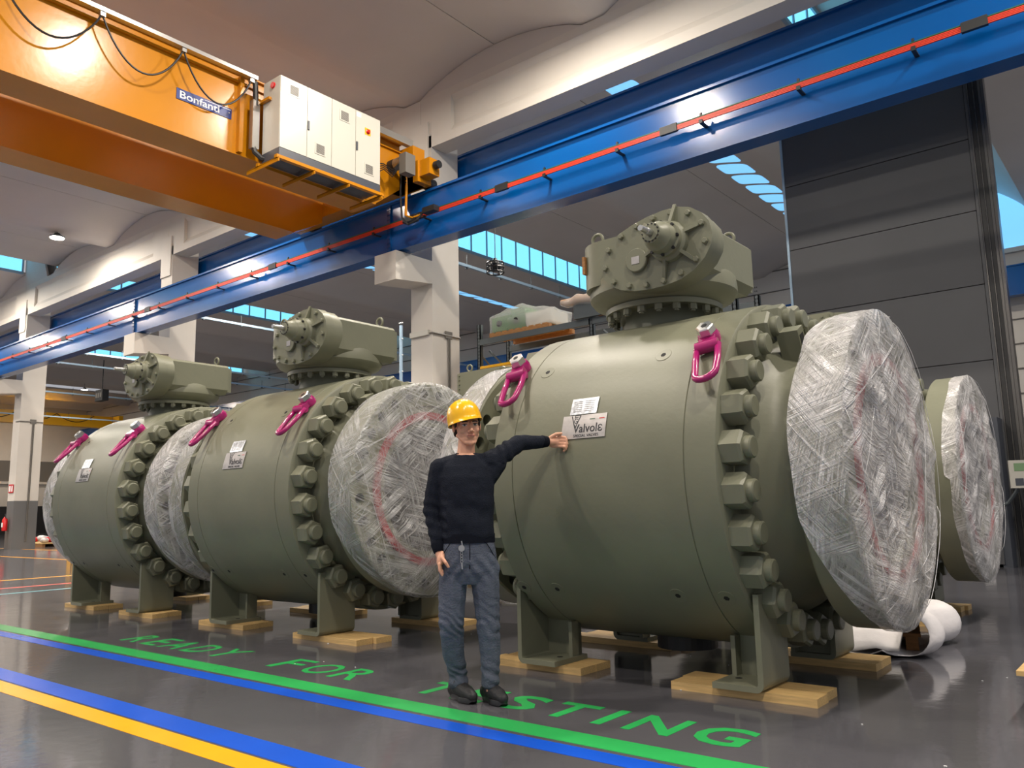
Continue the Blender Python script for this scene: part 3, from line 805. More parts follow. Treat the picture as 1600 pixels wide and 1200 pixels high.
    n_ = 15; per = []
    for i, p in enumerate(out):
        q = out[(i+1) % len(out)]; per.append(math.dist(p, q))
    tot = sum(per)
    for k in range(n_):
        d = tot*k/n_; i = 0
        while d > per[i]: d -= per[i]; i += 1
        p, q = out[i], out[(i+1) % len(out)]; f_ = d/per[i]
        x = p[0]+(q[0]-p[0])*f_; z = p[1]+(q[1]-p[1])*f_
        x = cx0+(x-cx0)*.90; z = cz0+(z-cz0)*.88
        mtx = Matrix.Translation((x, -.62, z)) @ Matrix.Rotation(k*.7, 4, 'Y')
        if cb is None: bm = bm_new(); lathe(bm, [(0, .022), (-.022, .022), (-.026, .018)], 6, 'y'); cb = fin('cover_bolt', bm, 'green', pl); cb.matrix_local = mtx
        else: dup_mesh(cb, pl, mtx)
    SX, SZ = .35, 3.005
    bm = bm_new(); lathe(bm, [(-.62, .15), (-.66, .145), (-.68, .125), (-.70, .125)], 32, 'y', (SX, 0, SZ)); fin('shaft_hub', bm, 'green', pl, smooth=True)
    for k in range(6):
        bm = bm_new(); a = R(18+60*k); c, s_ = math.cos(a), math.sin(a)
        p = [(SX+.13*c, SZ+.13*s_), (SX+.27*c, SZ+.27*s_)]; nx, nz = -s_*.012, c*.012
        v = []
        for (x, z), dp in zip(p, (.05, .012)):
            v += [bm.verts.new((x+nx, -.62, z+nz)), bm.verts.new((x-nx, -.62, z-nz)), bm.verts.new((x-nx, -.62-dp, z-nz)), bm.verts.new((x+nx, -.62-dp, z+nz))]
        for f in ((0, 1, 2, 3), (4, 7, 6, 5), (0, 4, 5, 1), (1, 5, 6, 2), (2, 6, 7, 3), (3, 7, 4, 0)): bm.faces.new([v[i] for i in f])
        fin('cover_rib', bm, 'green', pl)
    bm = bm_new(); lathe(bm, [(-.62, .088), (-.645, .088), (-.65, .082)], 28, 'y', (.085, 0, 2.925)); o = fin('cap_disc', bm, 'green', pl, smooth=True)
    boxo('cap_label', (.05, .115, -.653, -.65, 2.895, 2.95), 'plate', pl)
    bm = bm_new(); lathe(bm, [(-.70, .128), (-.725, .128), (-.73, .112), (-.80, .105), (-.81, .095), (-.86, .075), (-.89, .072), (-.892, .066)], 36, 'y', (SX, 0, SZ)); sh = fin('input_drive', bm, 'green', t, smooth=True)
    bm = bm_new(); lathe(bm, [(-.892, .058), (-.898, .058)], 24, 'y', (SX, 0, SZ)); fin('seal_cap', bm, 'green', sh)
    bm = bm_new()
    for k in range(14): a = 2*PI*k/14; lathe(bm, [(-.8925, .006), (-.900, .006)], 6, 'y', (SX+.062*math.cos(a), 0, SZ+.062*math.sin(a)))
    for k in range(8): a = 2*PI*k/8; lathe(bm, [(-.725, .012), (-.742, .012)], 6, 'y', (SX+.118*math.cos(a), 0, SZ+.118*math.sin(a)))
    fin('small_bolts', bm, 'black', sh)['kind'] = 'stuff'
    bm = bm_new(); lathe(bm, [(-.89, .026), (-.95, .026), (-.955, .022), (-1.03, .020)], 16, 'y', (SX, 0, SZ)); o = fin('shaft_end', bm, 'steel', sh, smooth=True); o['label'] = 'bare steel shaft end'
    # eyebolts
    eb = None
    for x, y, z in ((-.42, -.36, 3.19), (.36, .36, 3.20)):
        if eb is None:
            bm = bm_new(); tube(bm, [(.048*math.cos(2*PI*i/20), 0, .07+.048*math.sin(2*PI*i/20)) for i in range(20)], .013, 8, closed=True); lathe(bm, [(0, .026), (.02, .022), (.03, .016)], 14, 'z'); eb = fin('eyebolt', bm, 'green', t, (x, y, z), smooth='all')
        else: dup_mesh(eb, t, Matrix.Translation((x, y, z)))
    # lifting rings
    for x in (-.83, .72):
        a = 44.5; base = cp(a, RB, x); nrm = Vector((0, base.y, base.z-AZ)).normalized(); dn = Vector((0, -nrm.z, nrm.y)) if False else Vector((0, nrm.z, -nrm.y))
        dn = Vector((0, -nrm.z*1.0, nrm.y*1.0)); dn = -dn if dn.z > 0 else dn
        mtx = basis(None, (1, 0, 0), -dn, base) @ Matrix.Scale(1.2, 4)      # local y up the body, local z outwards
        bm = bm_new(); lathe(bm, [(0, .058), (.035, .062), (.06, .052)], 28, 'z'); box(bm, -.045, .045, -.11, 0, .012, .055)
        tube(bm, [(-.062, -.10, .035), (.062, -.10, .035)], .034, 12)
        lr = fin('lifting_ring', bm, 'pink', t, smooth=True); lr.matrix_local = mtx; lr['label'] = 'pink swivel lifting ring'
        bm = bm_new(); pts = []
        hw, y0, y1 = .058, -.10, -.34
        pts += [(-hw, y0, .035), (-hw*1.02, (y0+y1)/2, .03)]
        for i in range(9): b = PI+PI*i/8; pts.append((hw*math.cos(b), y1+.01+hw*.85*math.sin(b), .02+.002*i))
        pts += [(hw*1.02, (y0+y1)/2, .03), (hw, y0, .035)]
        tube(bm, pts, .0185, 10); fin('ring_link', bm, 'pink', lr, smooth='all')
        bm = bm_new(); lathe(bm, [(.06, .05), (.064, .052), (.10, .050), (.105, .042)], 6, 'z'); o = fin('ring_bolt', bm, 'steel', lr, bevel=.003)
        bm = bm_new(); lathe(bm, [(.1055, .018), (.1065, .018)], 6, 'z'); fin('bolt_socket', bm, 'hole', lr) 
    return t
v0 = valve()
index_kids()
AY = 5.65
v0.location = (-2.985, AY, 0)
VL = ['nearest large grey-green ball valve with its end flange wrapped in film, behind the worker\'s arm',
      'middle ball valve of the front row, red seal ring showing through its wrapped flange',
      'farthest ball valve of the front row, at the left of the picture',
      'ball valve of the rear row at right, seen beyond the nearest valve',
      'ball valve of the rear row hidden behind the worker, only its gearbox showing']
v0['label'] = VL[0]
v1 = copy_tree(v0); v1.location = (-7.17, AY, 0); v1['label'] = VL[1]
v2 = copy_tree(v0); v2.location = (-10.53, AY, 0); v2['label'] = VL[2]
v3 = copy_tree(v0); v3.location = (-3.13, 9.3, 0); v3.rotation_euler = (0, 0, PI); v3['label'] = VL[3]
v4 = copy_tree(v0); v4.location = (-7.75, 9.3, 0); v4.rotation_euler = (0, 0, PI); v4['label'] = VL[4]

for o in [c for c in v1.children if c.name.startswith('stretch_film')]:
    o.material_slots[0].link = 'OBJECT'; o.material_slots[0].material = M['film_mid']
for o in KIDS[v0.name]:
    if o.name.startswith('lifting_ring'): o.matrix_basis = o.matrix_basis @ Matrix.Rotation(R(13), 4, 'Z')
# small brown tag on the nearest gearbox
tg = thing('hanging_tag', 'brown tag hanging at the left of the nearest valve\'s gearbox', 'tag', (-3.47, 5.20, 3.04))
bm = bm_new(); box(bm, -.012, .012, -.03, .03, -.07, .07); fin('card', bm, 'woodd', tg)
bm = bm_new(); tube(bm, [(0, 0, .07), (.02, .04, .10), (.05, .10, .13)], .004, 6); fin('string', bm, 'white_paper', tg)

# ---- wooden planks under every foot
pk = None
def planks(xc, yc, L, label, ang=0., n=2):
    t = thing('plank_pair', label, 'planks', (xc, yc, 0), 'pine planks under the valve feet', rz=ang)
    global pk
    for i in range(n):
        y = -.19*n/2+.19*i
        if pk is None:
            bm = bm_new(); box(bm, -.5, .5, .003, .187, 0, .05); pk = fin('plank', bm, 'wood', t, bevel=.003)
            pk.location = (random.uniform(-.02, .02), y, 0); pk.scale = (L, 1, 1)
        else:
            c = pk.copy(); COL.objects.link(c); c.parent = t; c.location = (random.uniform(-.03, .03), y, 0); c.scale = (L*random.uniform(.96, 1.03), 1, 1)
PX = [(-2.22, .93, -3.80, .84), (-6.22, .92, -7.98, .82), (-9.78, .82, -11.33, .85)]
wn = ['nearest valve', 'middle valve', 'farthest valve']
for i, (xr, lr_, xl, ll) in enumerate(PX):
    planks(xr, 5.03, lr_, 'pine planks under the front right foot of the %s' % wn[i])
    planks(xl, 5.05, ll, 'pine planks under the front left foot of the %s' % wn[i])
    planks(xr-.02, 6.28, lr_, 'pine planks under the rear right foot of the %s' % wn[i])
    planks(xl-.05, 6.28, 1.0, 'pine planks under the rear left foot of the %s' % wn[i])
for xc, nm in ((-3.13, 'right-hand rear-row valve'), (-7.75, 'hidden rear-row valve')):
    for sx, s1 in ((.83, 'right'), (-.83, 'left')):
        for sy, s2 in ((-.63, 'front'), (.63, 'back')):
            planks(xc+sx, 9.3+sy, .72, 'pine planks under the %s %s foot of the %s' % (s2, s1, nm))

# ---- pallet with a white sheet, behind the nearest flange
t = thing('pallet', 'wooden pallet under a white sheet behind the nearest wrapped flange', 'pallet', (-2.28, 7.42, 0), rz=.25)
for i in range(5): boxo('deck_board', (-.45, .45, -.55+i*.24, -.55+i*.24+.14, .12, .145), 'woodd', t)
for x in (-.42, 0, .34):
    boxo('bearer', (x, x+.09, -.55, .55, .02, .12), 'woodd', t)
bm = bm_new()
path = []
for i in range(14): path.append((-.75+1.0*i/13, .165+.012*math.sin(i*1.9)))
for i in range(1, 16): a_ = R(90-225*i/15); path.append((.27+.17*math.cos(a_)*1.15, .185+.0*i+.165*math.sin(a_)-.02))
path = [(x, max(z, .012)) for x, z in path]+[(.02, .012), (-.12, .03), (-.25, .012)]
n2 = 22; G = []
for i, (x, z) in enumerate(path):
    row = []
    for j in range(n2):
        y = -.75+1.15*j/(n2-1)+.12*noise.noise(Vector((i*.15, 3, 1)))
        zz = z+.018*noise.noise(Vector((x*4, y*4, i*.05)))
        xx3 = x+(.07*math.sin(j*.5) if i > 14 else .0)+.25*(j/(n2-1))*(i > 14)
        if j < 5 and i < 14: zz -= (5-j)*.022
        row.append(bm.verts.new((xx3, y, max(zz, .012))))
    G.append(row)
for i in range(len(path)-1):
    for j in range(n2-1): bm.faces.new([G[i][j], G[i+1][j], G[i+1][j+1], G[i][j+1]])
o = fin('protective_sheet', bm, 'drape', None, smooth='all'); o.location = (-2.22, 7.35, 0); o.rotation_euler = (0, 0, .25)
md = o.modifiers.new('s', 'SOLIDIFY'); md.thickness = .004
tag(o, 'white plastic sheet spilling over the pallet behind the nearest flange', 'sheet')

# ================================================================ BACKGROUND RIGHT: dark panelled tower
t = thing('panelled_tower', 'tall charcoal panelled tower with dark aluminium corner posts at right', 'enclosure', (-6.1, 17.0, 0))
for k in range(8):
    z0 = .84+1.43*(k-1); z1 = z0+1.43
    bm = bm_new(); box(bm, .04, 3.62, 0, .1, max(z0, 0)+.008, min(z1, 10.8)-.008); fin('wall_panel', bm, 'wall', t, bevel=.006)
boxo('backing', (.04, 3.62, .06, 1.6, 0, 10.8), 'black', t)
boxo('edge_trim', (0, .05, -.02, 1.6, 0, 10.8), 'tray', t)
for x, w_, m_ in ((3.63, .05, 'wall'), (3.685, .02, 'alu'), (3.71, .07, 'black'), (3.785, .015, 'alu'), (3.805, .06, 'black'), (3.87, .045, 'alu'), (3.92, .05, 'alu')):
    boxo('corner_post', (x, x+w_, -.03-.01*(m_ == 'alu'), .2, 0, 10.8), m_, t)
boxo('corner_backing', (3.63, 3.96, .05, .25, 0, 10.8), 'black', t)
t = thing('machine_rack', 'black slotted machine frame standing before the dark tower at right', 'machine', (-3.35, 16.5, 0))
boxo('side_frame', (.75, .90, 0, .5, 0, 2.6), 'dgrey', t, bevel=.01); boxo('side_frame', (0, .1, 0, .5, 0, 2.6), 'dgrey', t, bevel=.01)
boxo('back_panel', (.1, .75, .4, .48, 0, 2.5), 'black', t)
for i in range(9): boxo('slot_bar', (.1, .75, .05, .3, .95+i*.17, 1.02+i*.17), 'dgrey', t)
bm = bm_new(); tube(bm, [(.1, .0, 2.45), (.78, .0, 2.45)], .07, 12); fin('top_roller', bm, 'rack', t, smooth=True)
boxo('lower_cabinet', (.08, .78, -.03, .38, .05, .86), 'wall', t, bevel=.01)
boxo('notice', (.45, .62, -.036, -.03, .18, .27), 'white_paper', t); boxo('notice', (.3, .55, .03, .05, .98, 1.16), 'plate', t)
t = thing('operator_terminal', 'small cream operator panel with green display at the right edge', 'panel', (-2.14, 15.9, 1.6), rz=.3)
boxo('case', (-.13, .13, -.03, .03, -.26, .20), 'cab', t, bevel=.01); boxo('display', (-.06, .10, -.036, -.03, .02, .15), 'screen', t); boxo('keypad', (-.06, .06, -.036, -.03, -.22, -.10), 'dgrey', t)
bm = bm_new(); tube(bm, [(0, .03, -.1), (-.02, .15, -.3), (-.15, .25, -.5), (-.3, .5, -.6)], .03, 8); fin('support_arm', bm, 'rack', t, smooth=True)
bm = bm_new(); tube(bm, [(0, .0, -.26), (.05, .0, -.7), (.25, .1, -.85), (.5, .3, -.8)], .015, 6); fin('cable', bm, 'black', t)
# big machine beyond, right edge
t = thing('machine_enclosure', 'dark blue-black machine enclosure beyond the tower at the right edge', 'enclosure', (-1.75, 21, 0))
boxo('body', (0, 3, 0, 5, 0, 6.0), 'alu', t); boxo('blue_band', (0, 3, -.02, 0, 5.5, 6.6), 'blue', t)
# trestle corner at right edge, in front
t = thing('trestle_table', 'corner of a small wooden-topped stand at the right edge of the floor', 'table', (-.80, 5.12, 0))
boxo('tabletop', (0, .8, -.02, .7, .24, .265), 'wood', t)
for x in (.05, .7): 
    for y in (.05, .6):
        boxo('leg', (x, x+.04, y, y+.04, 0, .24), 'rack', t)

# ================================================================ RACK
def rack():
    t = thing('pallet_rack', 'grey steel pallet racking behind the nearest valve', 'rack', (0, 14.5, 0))
    ups = [-12.9, -9.64, -6.35]
    for x in ups:
        for y in (0, 1.1):
            bm = bm_new(); h = 5.62 if x < -6.5 else 5.35
            box(bm, x, x+.10, y, y+.02, 0, h); box(bm, x, x+.02, y, y+.10, 0, h); box(bm, x+.08, x+.10, y, y+.10, 0, h)
            u = fin('upright', bm, 'rack', t)
            bm = bm_new()
            for i in range(26): box(bm, x+.025, x+.04, y-.002, y, 3.5+i*.08, 3.53+i*.08); box(bm, x+.06, x+.075, y-.002, y, 3.5+i*.08, 3.53+i*.08)
            fin('slots', bm, 'hole', u)
        bm = bm_new(); tube(bm, [(x+.05, .05, 4.9), (x+.05, 1.1, 4.2), (x+.05, .05, 3.5)], .02, 6); fin('brace', bm, 'rack', t)
    for a, b in zip(ups, ups[1:]):
        for z in (5.10, 3.6):
            for y in (-.02, 1.1): boxo('shelf_beam', (a+.1, b, y, y+.05, z, z+.14), 'rack', t)
        bm = bm_new(); tube(bm, [(a+.3, .1, 4.95), (a+1.0, .1, 4.3)], .025, 6); fin('strut', bm, 'rack', t)
rack()
t = thing('yellow_shelf_beam', 'yellow crate lying on the lower shelf of the racking', 'crate', (-11.4, 14.5, 3.74))
boxo('crate_side', (-1.35, 1.3, 0, .9, 0, .78), 'wood', t, bevel=.01); boxo('lid', (-1.4, 1.35, -.02, .92, .78, .84), 'yellow', t)
# pallet on the top shelf and the wrapped green machine
t = thing('pallet', 'wooden pallet on the top shelf under the green machine', 'pallet', (-11.65, 14.55, 5.24))
for y in (0, .45, .9): boxo('bearer', (-.9, .9, y, y+.1, .0, .1), 'woodd', t)
for i in range(9): boxo('deck_board', (-.9+i*.2, -.9+i*.2+.13, 0, 1.0, .10, .125), 'woodd', t)
t = thing('wrapped_machine', 'green machine parts wrapped in clear film on the top shelf', 'machine', (-11.65, 14.6, 5.37))
boxo('housing', (-.85, -.05, 0, .8, 0, .36), 'ltgreen', t, bevel=.03); boxo('housing', (-.3, .12, .05, .75, 0, .50), 'ltgreen', t, bevel=.03)
for x in (-.62, -.1):
    bm = bm_new(); lathe(bm, [(-.03, .07), (0, .08)], 18, 'y', (x, 0, .2)); fin('dark_port', bm, 'black', t)
boxo('housing', (.15, .85, .05, .75, 0, .33), 'cab', t, bevel=.03)
bm = bm_new()
poly = [(-.9, -.02), (.9, -.02), (.9, .36), (.5, .42), (.1, .56), (-.35, .52), (-.9, .38)]
prism(bm, poly, -.03, .85, 'y'); bmesh.ops.subdivide_edges(bm, edges=bm.edges, cuts=4, use_grid_fill=True)
for v in bm.verts: v.co += Vector((noise.noise(v.co*5), noise.noise(v.co*5+Vector((3, 3, 3))), noise.noise(v.co*5+Vector((7, 1, 3)))))*.03
fin('stretch_film', bm, 'wrap', t, smooth='all')
t = thing('wrapped_bundle', 'long film-wrapped bundle lying across the racking beside the gearbox', 'bundle', (-9.75, 14.4, 5.68))
bm = bm_new(); pts = [(-.55+i*.16, .03*math.sin(i*1.3), .02*math.cos(i*2.1)) for i in range(9)]
tube(bm, pts, [.05, .085, .09, .1, .09, .1, .09, .085, .06], 10); fin('bundle_core', bm, 'woodd', t, smooth='all')
bm = bm_new(); tube(bm, [(p[0], p[1], p[2]-.02) for p in pts], [.06, .1, .11, .13, .11, .14, .12, .1, .08], 12); fin('stretch_film', bm, 'wrap', t, smooth='all')
bm = bm_new(); box(bm, -.2, .7, -.02, .1, -.43, -.09); fin('support_block', bm, 'rack', t)
t = thing('orange_fitting', 'small orange fitting on the shelf beside the gearbox', 'fitting', (-9.3, 14.5, 5.24))
bm = bm_new(); lathe(bm, [(0, .07), (.06, .09), (.13, .08), (.16, .04)], 16, 'z'); fin('casting', bm, 'woodd', t, smooth=True)
bm = bm_new(); lathe(bm, [(.16, .03), (.22, .03)], 10, 'z'); fin('spigot', bm, 'steel', t)

# ================================================================ overhead light-blue tracks
TR = [(-17.3, 9.0, 15, 28, 'light blue-grey busbar track right of the column behind the worker'), (-29.7, 9.0, 14.6, 33, 'light blue-grey busbar track behind the middle valve\'s gearbox'), (-40.2, 9.0, 14.6, 33, 'light blue-grey busbar track left of the middle valve\'s gearbox'),
      (-43.5, 9.0, 14.6, 33, 'light blue-grey busbar track above the farthest valve\'s gearbox'), (-54.0, 9.0, 14.6, 33, 'light blue-grey busbar track beside the leftmost column'), (-67, 9.0, 14.6, 33, 'most distant light blue-grey busbar track')]
for x, z, y0, y1, lb in TR:
    t = thing('busbar_track', lb, 'track', (x, 0, z))
    boxo('track', (-.04, .04, y0, y1, 0, .09), 'tray', t)
    n = int((y1-y0)/1.7); hp = None
    for i in range(n):
        y = y0+.6+i*1.7
        if hp is None:
            bm = bm_new(); tube(bm, [(0, 0, .09), (0, 0, .42)], .015, 6); box(bm, -.05, .05, -.04, .04, -.05, 0); hp = fin('hanger', bm, 'rack', t, (0, y, 0))
        else: dup_mesh(hp, t, Matrix.Translation((0, y, 0)))
# caged hoist drum hanging before the shed glazing
t = thing('hanging_lamp', 'black caged round lamp hanging before the bright roof glazing', 'lamp', (-14.4, 17.0, 7.95))
bm = bm_new()
for z in (-.16, -.02, .12): tube(bm, [(.24*math.cos(2*PI*i/20), .24*math.sin(2*PI*i/20), z) for i in range(20)], .022, 6, closed=True)
for k in range(10): a = 2*PI*k/10; tube(bm, [(.24*math.cos(a), .24*math.sin(a), -.17), (.24*math.cos(a), .24*math.sin(a), .13)], .012, 5)
fin('cage', bm, 'black', t)
bm = bm_new(); lathe(bm, [(-.1, .12), (.0, .16), (.10, .15), (.2, .06), (.26, .05)], 20, 'z'); fin('housing', bm, 'black', t, smooth=True)
bm = bm_new(); tube(bm, [(0, 0, .25), (0, 0, 3.4)], .012, 5); fin('suspension_wire', bm, 'black', t)
t = thing('speaker_box', 'black rounded loudspeaker hung from the roof at far left', 'speaker', (-52.6, 23.0, 8.9))
boxo('case', (-.5, .5, 0, .4, -.35, .35), 'black', t, bevel=.08)
for x in (-.3, 0, .3): boxo('grille', (x-.1, x+.1, -.02, 0, -.15, .15), 'grille', t)
bm = bm_new(); tube(bm, [(0, .2, .35), (0, .2, 2.3)], .03, 6); fin('suspension_rod', bm, 'black', t)
# distant crane
t = thing('bridge_crane', 'distant yellow bridge crane at far left', 'crane', (-72, 0, 0))
boxo('girder', (-.4, .4, 14.6, 32.6, 8.9, 9.9), 'yellow', t); boxo('end_carriage', (-1.6, 1.6, 32.6, 32.95, 9.42, 9.9), 'yellow', t)
bm = bm_new()
for i in range(5): tube(bm, [(.45, 16+i*3+3*s_/8, 9.85-.6*(1-(2*s_/8-1)**2)) for s_ in range(9)], .03, 5)
fin('festoon_cable', bm, 'black', t)

# ================================================================ far left floor items
t = thing('safety_sign', 'red and white fire safety sign on the leftmost column', 'sign', (CX[3]+.35, 12.985, 2.45))
boxo('board', (-.24, .24, -.012, 0, -.17, .17), 'redcase', t)
boxo('pictogram', (-.19, -.03, -.016, -.012, -.12, .12), 'white_paper', t); boxo('pictogram', (.05, .19, -.016, -.012, -.12, .12), 'white_paper', t)
t = thing('fire_extinguisher', 'red fire extinguisher hanging on the leftmost column', 'extinguisher', (CX[3]+.30, 12.86, .75))
bm = bm_new(); lathe(bm, [(0, .08), (.02, .10), (.45, .10), (.53, .05), (.56, .035)], 20, 'z'); fin('cylinder', bm, 'redcase', t, smooth=True)
bm = bm_new(); tube(bm, [(0, 0, .56), (0, -.02, .66), (.1, -.03, .68), (.16, -.03, .5)], .018, 6); fin('hose', bm, 'black', t)
boxo('instruction_label', (-.06, .06, -.106, -.09, .15, .33), 'white_paper', t)
for i, (x, y, lb) in enumerate(((CX[3]-.35, 12.4, 'yellow column guard left of the fire extinguisher'), (CX[3]+2.3, 14.6, 'yellow column guard right of the fire extinguisher'))):
    t = thing('column_guard', lb, 'guard', (x, y, 0))
    bm = bm_new(); box(bm, -.22, .22, 0, .03, 0, 1.3); box(bm, -.22, -.19, 0, .3, 0, 1.3); box(bm, .19, .22, 0, .3, 0, 1.3); fin('steel_guard', bm, 'yellow', t, bevel=.01)
    boxo('foot_plate', (-.26, .26, -.05, .35, 0, .02), 'yellow', t)
M['glint'] = mat('wrapped_parts', (.55, .52, .52), .25, var=.5, vscale=6, bump=.6, bscale=8)
for i, (x, y) in enumerate(((-39.5, 15.4), (-37.6, 15.8), (-41.5, 15.6), (-43.5, 18.5), (-47, 19.5))):
    lbs = ['pallet of wrapped parts right of the fire extinguisher', 'pallet of wrapped parts just left of the farthest valve', 'pallet of wrapped parts below the leftmost column', 'pallet of stacked goods behind the floor pallets at far left', 'most distant pallet of goods at far left']
    t = thing('goods_pallet', lbs[i], 'pallet', (x, y, 0), 'pallets of goods at far left')
    for yy_ in (-.5, 0, .4): boxo('bearer', (-.8, .8, yy_, yy_+.12, 0, .12), 'woodd', t)
    boxo('deck', (-.85, .85, -.52, .55, .12, .17), 'wood', t)
    for k in range(7):
        bm = bm_new(); bmesh.ops.create_icosphere(bm, subdivisions=2, radius=1)
        sx, sy, sz = random.uniform(.15, .3), random.uniform(.15, .3), random.uniform(.08, .16)
        for v in bm.verts: v.co = Vector((v.co.x*sx, v.co.y*sy, v.co.z*sz))*(1+.25*noise.noise(v.co*2+Vector((k, i, 0))))
        fin('wrapped_part', bm, 'glint' if k % 3 else 'redcase', t, (random.uniform(-.6, .6), random.uniform(-.35, .35), .17+sz*.9), smooth='all')
    if i >= 3:
        boxo('crate', (-.6, .5, -.3, .4, .3, 1.0), 'woodd', t)

# ================================================================ LAMPS
ldat = bpy.data.lights.new('high_bay', 'AREA'); ldat.shape = 'DISK'; ldat.size = .45; ldat.energy = LAMP_W; ldat.color = (1, .90, .78)
ldat.spread = R(180)
proto = None
for i, (x, y) in enumerate(LAMPS):
    t = thing('high_bay_lamp', 'round high-bay lamp under the concrete roof, extra ones added to brighten the next bay', 'lamp', (x, y, 10.8), 'high-bay roof lamps')
    if abs(x+27.8) < .1 and abs(y-10.4) < .1:
        t.location = (-29.3, 11.1, 10.8); t['label'] = 'lit high-bay lamp at upper left below the crane girder'; del t['group']
    if proto is None:
        bm = bm_new(); lathe(bm, [(.02, .24), (.06, .25), (.12, .12), (.18, .08)], 24, 'z'); a = fin('lamp_housing', bm, 'rack', t, smooth=True)
        bm = bm_new(); lathe(bm, [(.0, .22), (.02, .23)], 24, 'z'); b = fin('diffuser', bm, 'lamp', t)
        bm = bm_new(); tube(bm, [(0, 0, .18), (0, 0, .5)], .012, 5); c = fin('rod', bm, 'rack', t); proto = (a, b, c)
    else:
        for q in proto: dup_mesh(q, t)
    lo = bpy.data.objects.new('lamp_light', ldat); COL.objects.link(lo); lo.parent = t; lo.location = (0, 0, -.01)

# ================================================================ PERSON
def prim_cap(p, r0, q, r1, n=10):
    bm = bm_new(); vs = []
    for c, r in ((Vector(p), r0), (Vector(q), r1)):
        d = bmesh.ops.create_icosphere(bm, subdivisions=2, radius=r, matrix=Matrix.Translation(c))
    h = bmesh.ops.convex_hull(bm, input=bm.verts)
    bmesh.ops.delete(bm, geom=list({g for g in h['geom_interior'] if isinstance(g, bmesh.types.BMVert)}), context='VERTS')
    # drop faces left over inside
    me = bpy.data.meshes.new('p'); bm.to_mesh(me); bm.free(); return me
def prim_ell(c, r, rot=(0, 0, 0)):
    bm = bm_new(); bmesh.ops.create_icosphere(bm, subdivisions=3, radius=1)
    from mathutils import Euler
    bmesh.ops.transform(bm, matrix=Matrix.Translation(c) @ Euler([R(a) for a in rot]).to_matrix().to_4x4() @ Matrix.Diagonal((*r, 1)), verts=bm.verts)
    me = bpy.data.meshes.new('p'); bm.to_mesh(me); bm.free(); return me
def prim_loft(secs, n=28):
    bm = bm_new(); rings = []
    for (cx, cy, cz, rx, ry) in secs:
        rings.append([bm.verts.new((cx+rx*math.copysign(abs(math.cos(2*PI*k/n))**.85, math.cos(2*PI*k/n)), cy+ry*math.copysign(abs(math.sin(2*PI*k/n))**.85, math.sin(2*PI*k/n)), cz)) for k in range(n)])
    for a, b in zip(rings, rings[1:]):
        for k in range(n): bm.faces.new([a[k], a[(k+1) % n], b[(k+1) % n], b[k]])
    bm.faces.new(rings[0][::-1]); bm.faces.new(rings[-1])
    me = bpy.data.meshes.new('p'); bm.to_mesh(me); bm.free(); return me
def fuse(name, prims, voxel, m, parent, smooth_it=4, fold=None, xf=None):
    bm = bm_new()
    for me in prims: bm.from_mesh(me); bpy.data.meshes.remove(me)
    me = bpy.data.meshes.new(name); bm.to_mesh(me); bm.free()
    o = bpy.data.objects.new(name, me); COL.objects.link(o)
    md = o.modifiers.new('r', 'REMESH'); md.mode = 'VOXEL'; md.voxel_size = voxel
    md = o.modifiers.new('s', 'SMOOTH'); md.factor = .5; md.iterations = smooth_it
    out = evaluated(o, name); bpy.data.objects.remove(o)
    if fold:
        nn = [v.normal.copy() for v in out.vertices]
        for v, q in zip(out.vertices, nn): v.co += q*fold(v.co)
    out.polygons.foreach_set('use_smooth', [True]*len(out.polygons))
    return link(name, out, m, parent)
man = thing('person', 'worker in navy jumper and grey-blue jeans leaning one arm on the nearest valve', 'person', (-3.55, 3.86, 0), rz=R(42.6))
HC = Vector((.012, .0, 1.69))
HM = Matrix.Translation(HC) @ Matrix.Rotation(R(14), 4, 'Z') @ Matrix.Rotation(R(-4), 4, 'Y') @ Matrix.Diagonal((1.14, 1, 1.02, 1))
def H(p): return tuple(HM @ Vector(p))
def hell(c, r): 
    me = prim_ell((0, 0, 0), r); me.transform(HM @ Matrix.Translation(c)); return me
def hcap(p, r0, q, r1): return prim_cap(H(p), r0, H(q), r1)
P = []
P += [hell((0, .022, .03), (.073, .090, .085)), hell((0, -.022, -.02), (.063, .066, .085)), hell((0, -.03, -.078), (.047, .046, .038)), hell((0, -.060, -.108), (.022, .018, .017))]
for s in (1, -1):
    P += [hcap((s*.056, .0, -.055), .014, (s*.022, -.055, -.106), .014), hell((s*.037, -.058, -.030), (.020, .020, .022)), hell((s*.076, .012, -.005), (.009, .018, .030)),
          hcap((s*.014, -.083, .021), .0095, (s*.045, -.068, .020), .010), hell((s*.0125, -.096, -.040), (.009, .010, .008))]
P += [hcap((0, -.086, .008), .0085, (0, -.109, -.034), .0115), hell((0, -.083, -.066), (.024, .012, .014))]
P += [prim_cap((.008, .025, 1.60), .055, (.003, .02, 1.49), .062), prim_loft([(.01, .0, .96, .15, .095), (.005, 0, 1.15, .145, .095), (.005, 0, 1.35, .16, .1), (.003, .01, 1.46, .13, .075), (.003, .015, 1.51, .07, .06)])]
# arms under the sleeves, wrists and hands
P += [prim_cap((-.165, 0, 1.43), .05, (-.222, .03, 1.16), .040), prim_cap((-.222, .03, 1.16), .040, (-.168, -.03, .90), .026)]
P += [prim_cap((.165, .01, 1.465), .05, (.36, .13, 1.595), .040), prim_cap((.36, .13, 1.595), .040, (.560, .237, 1.603), .027)]
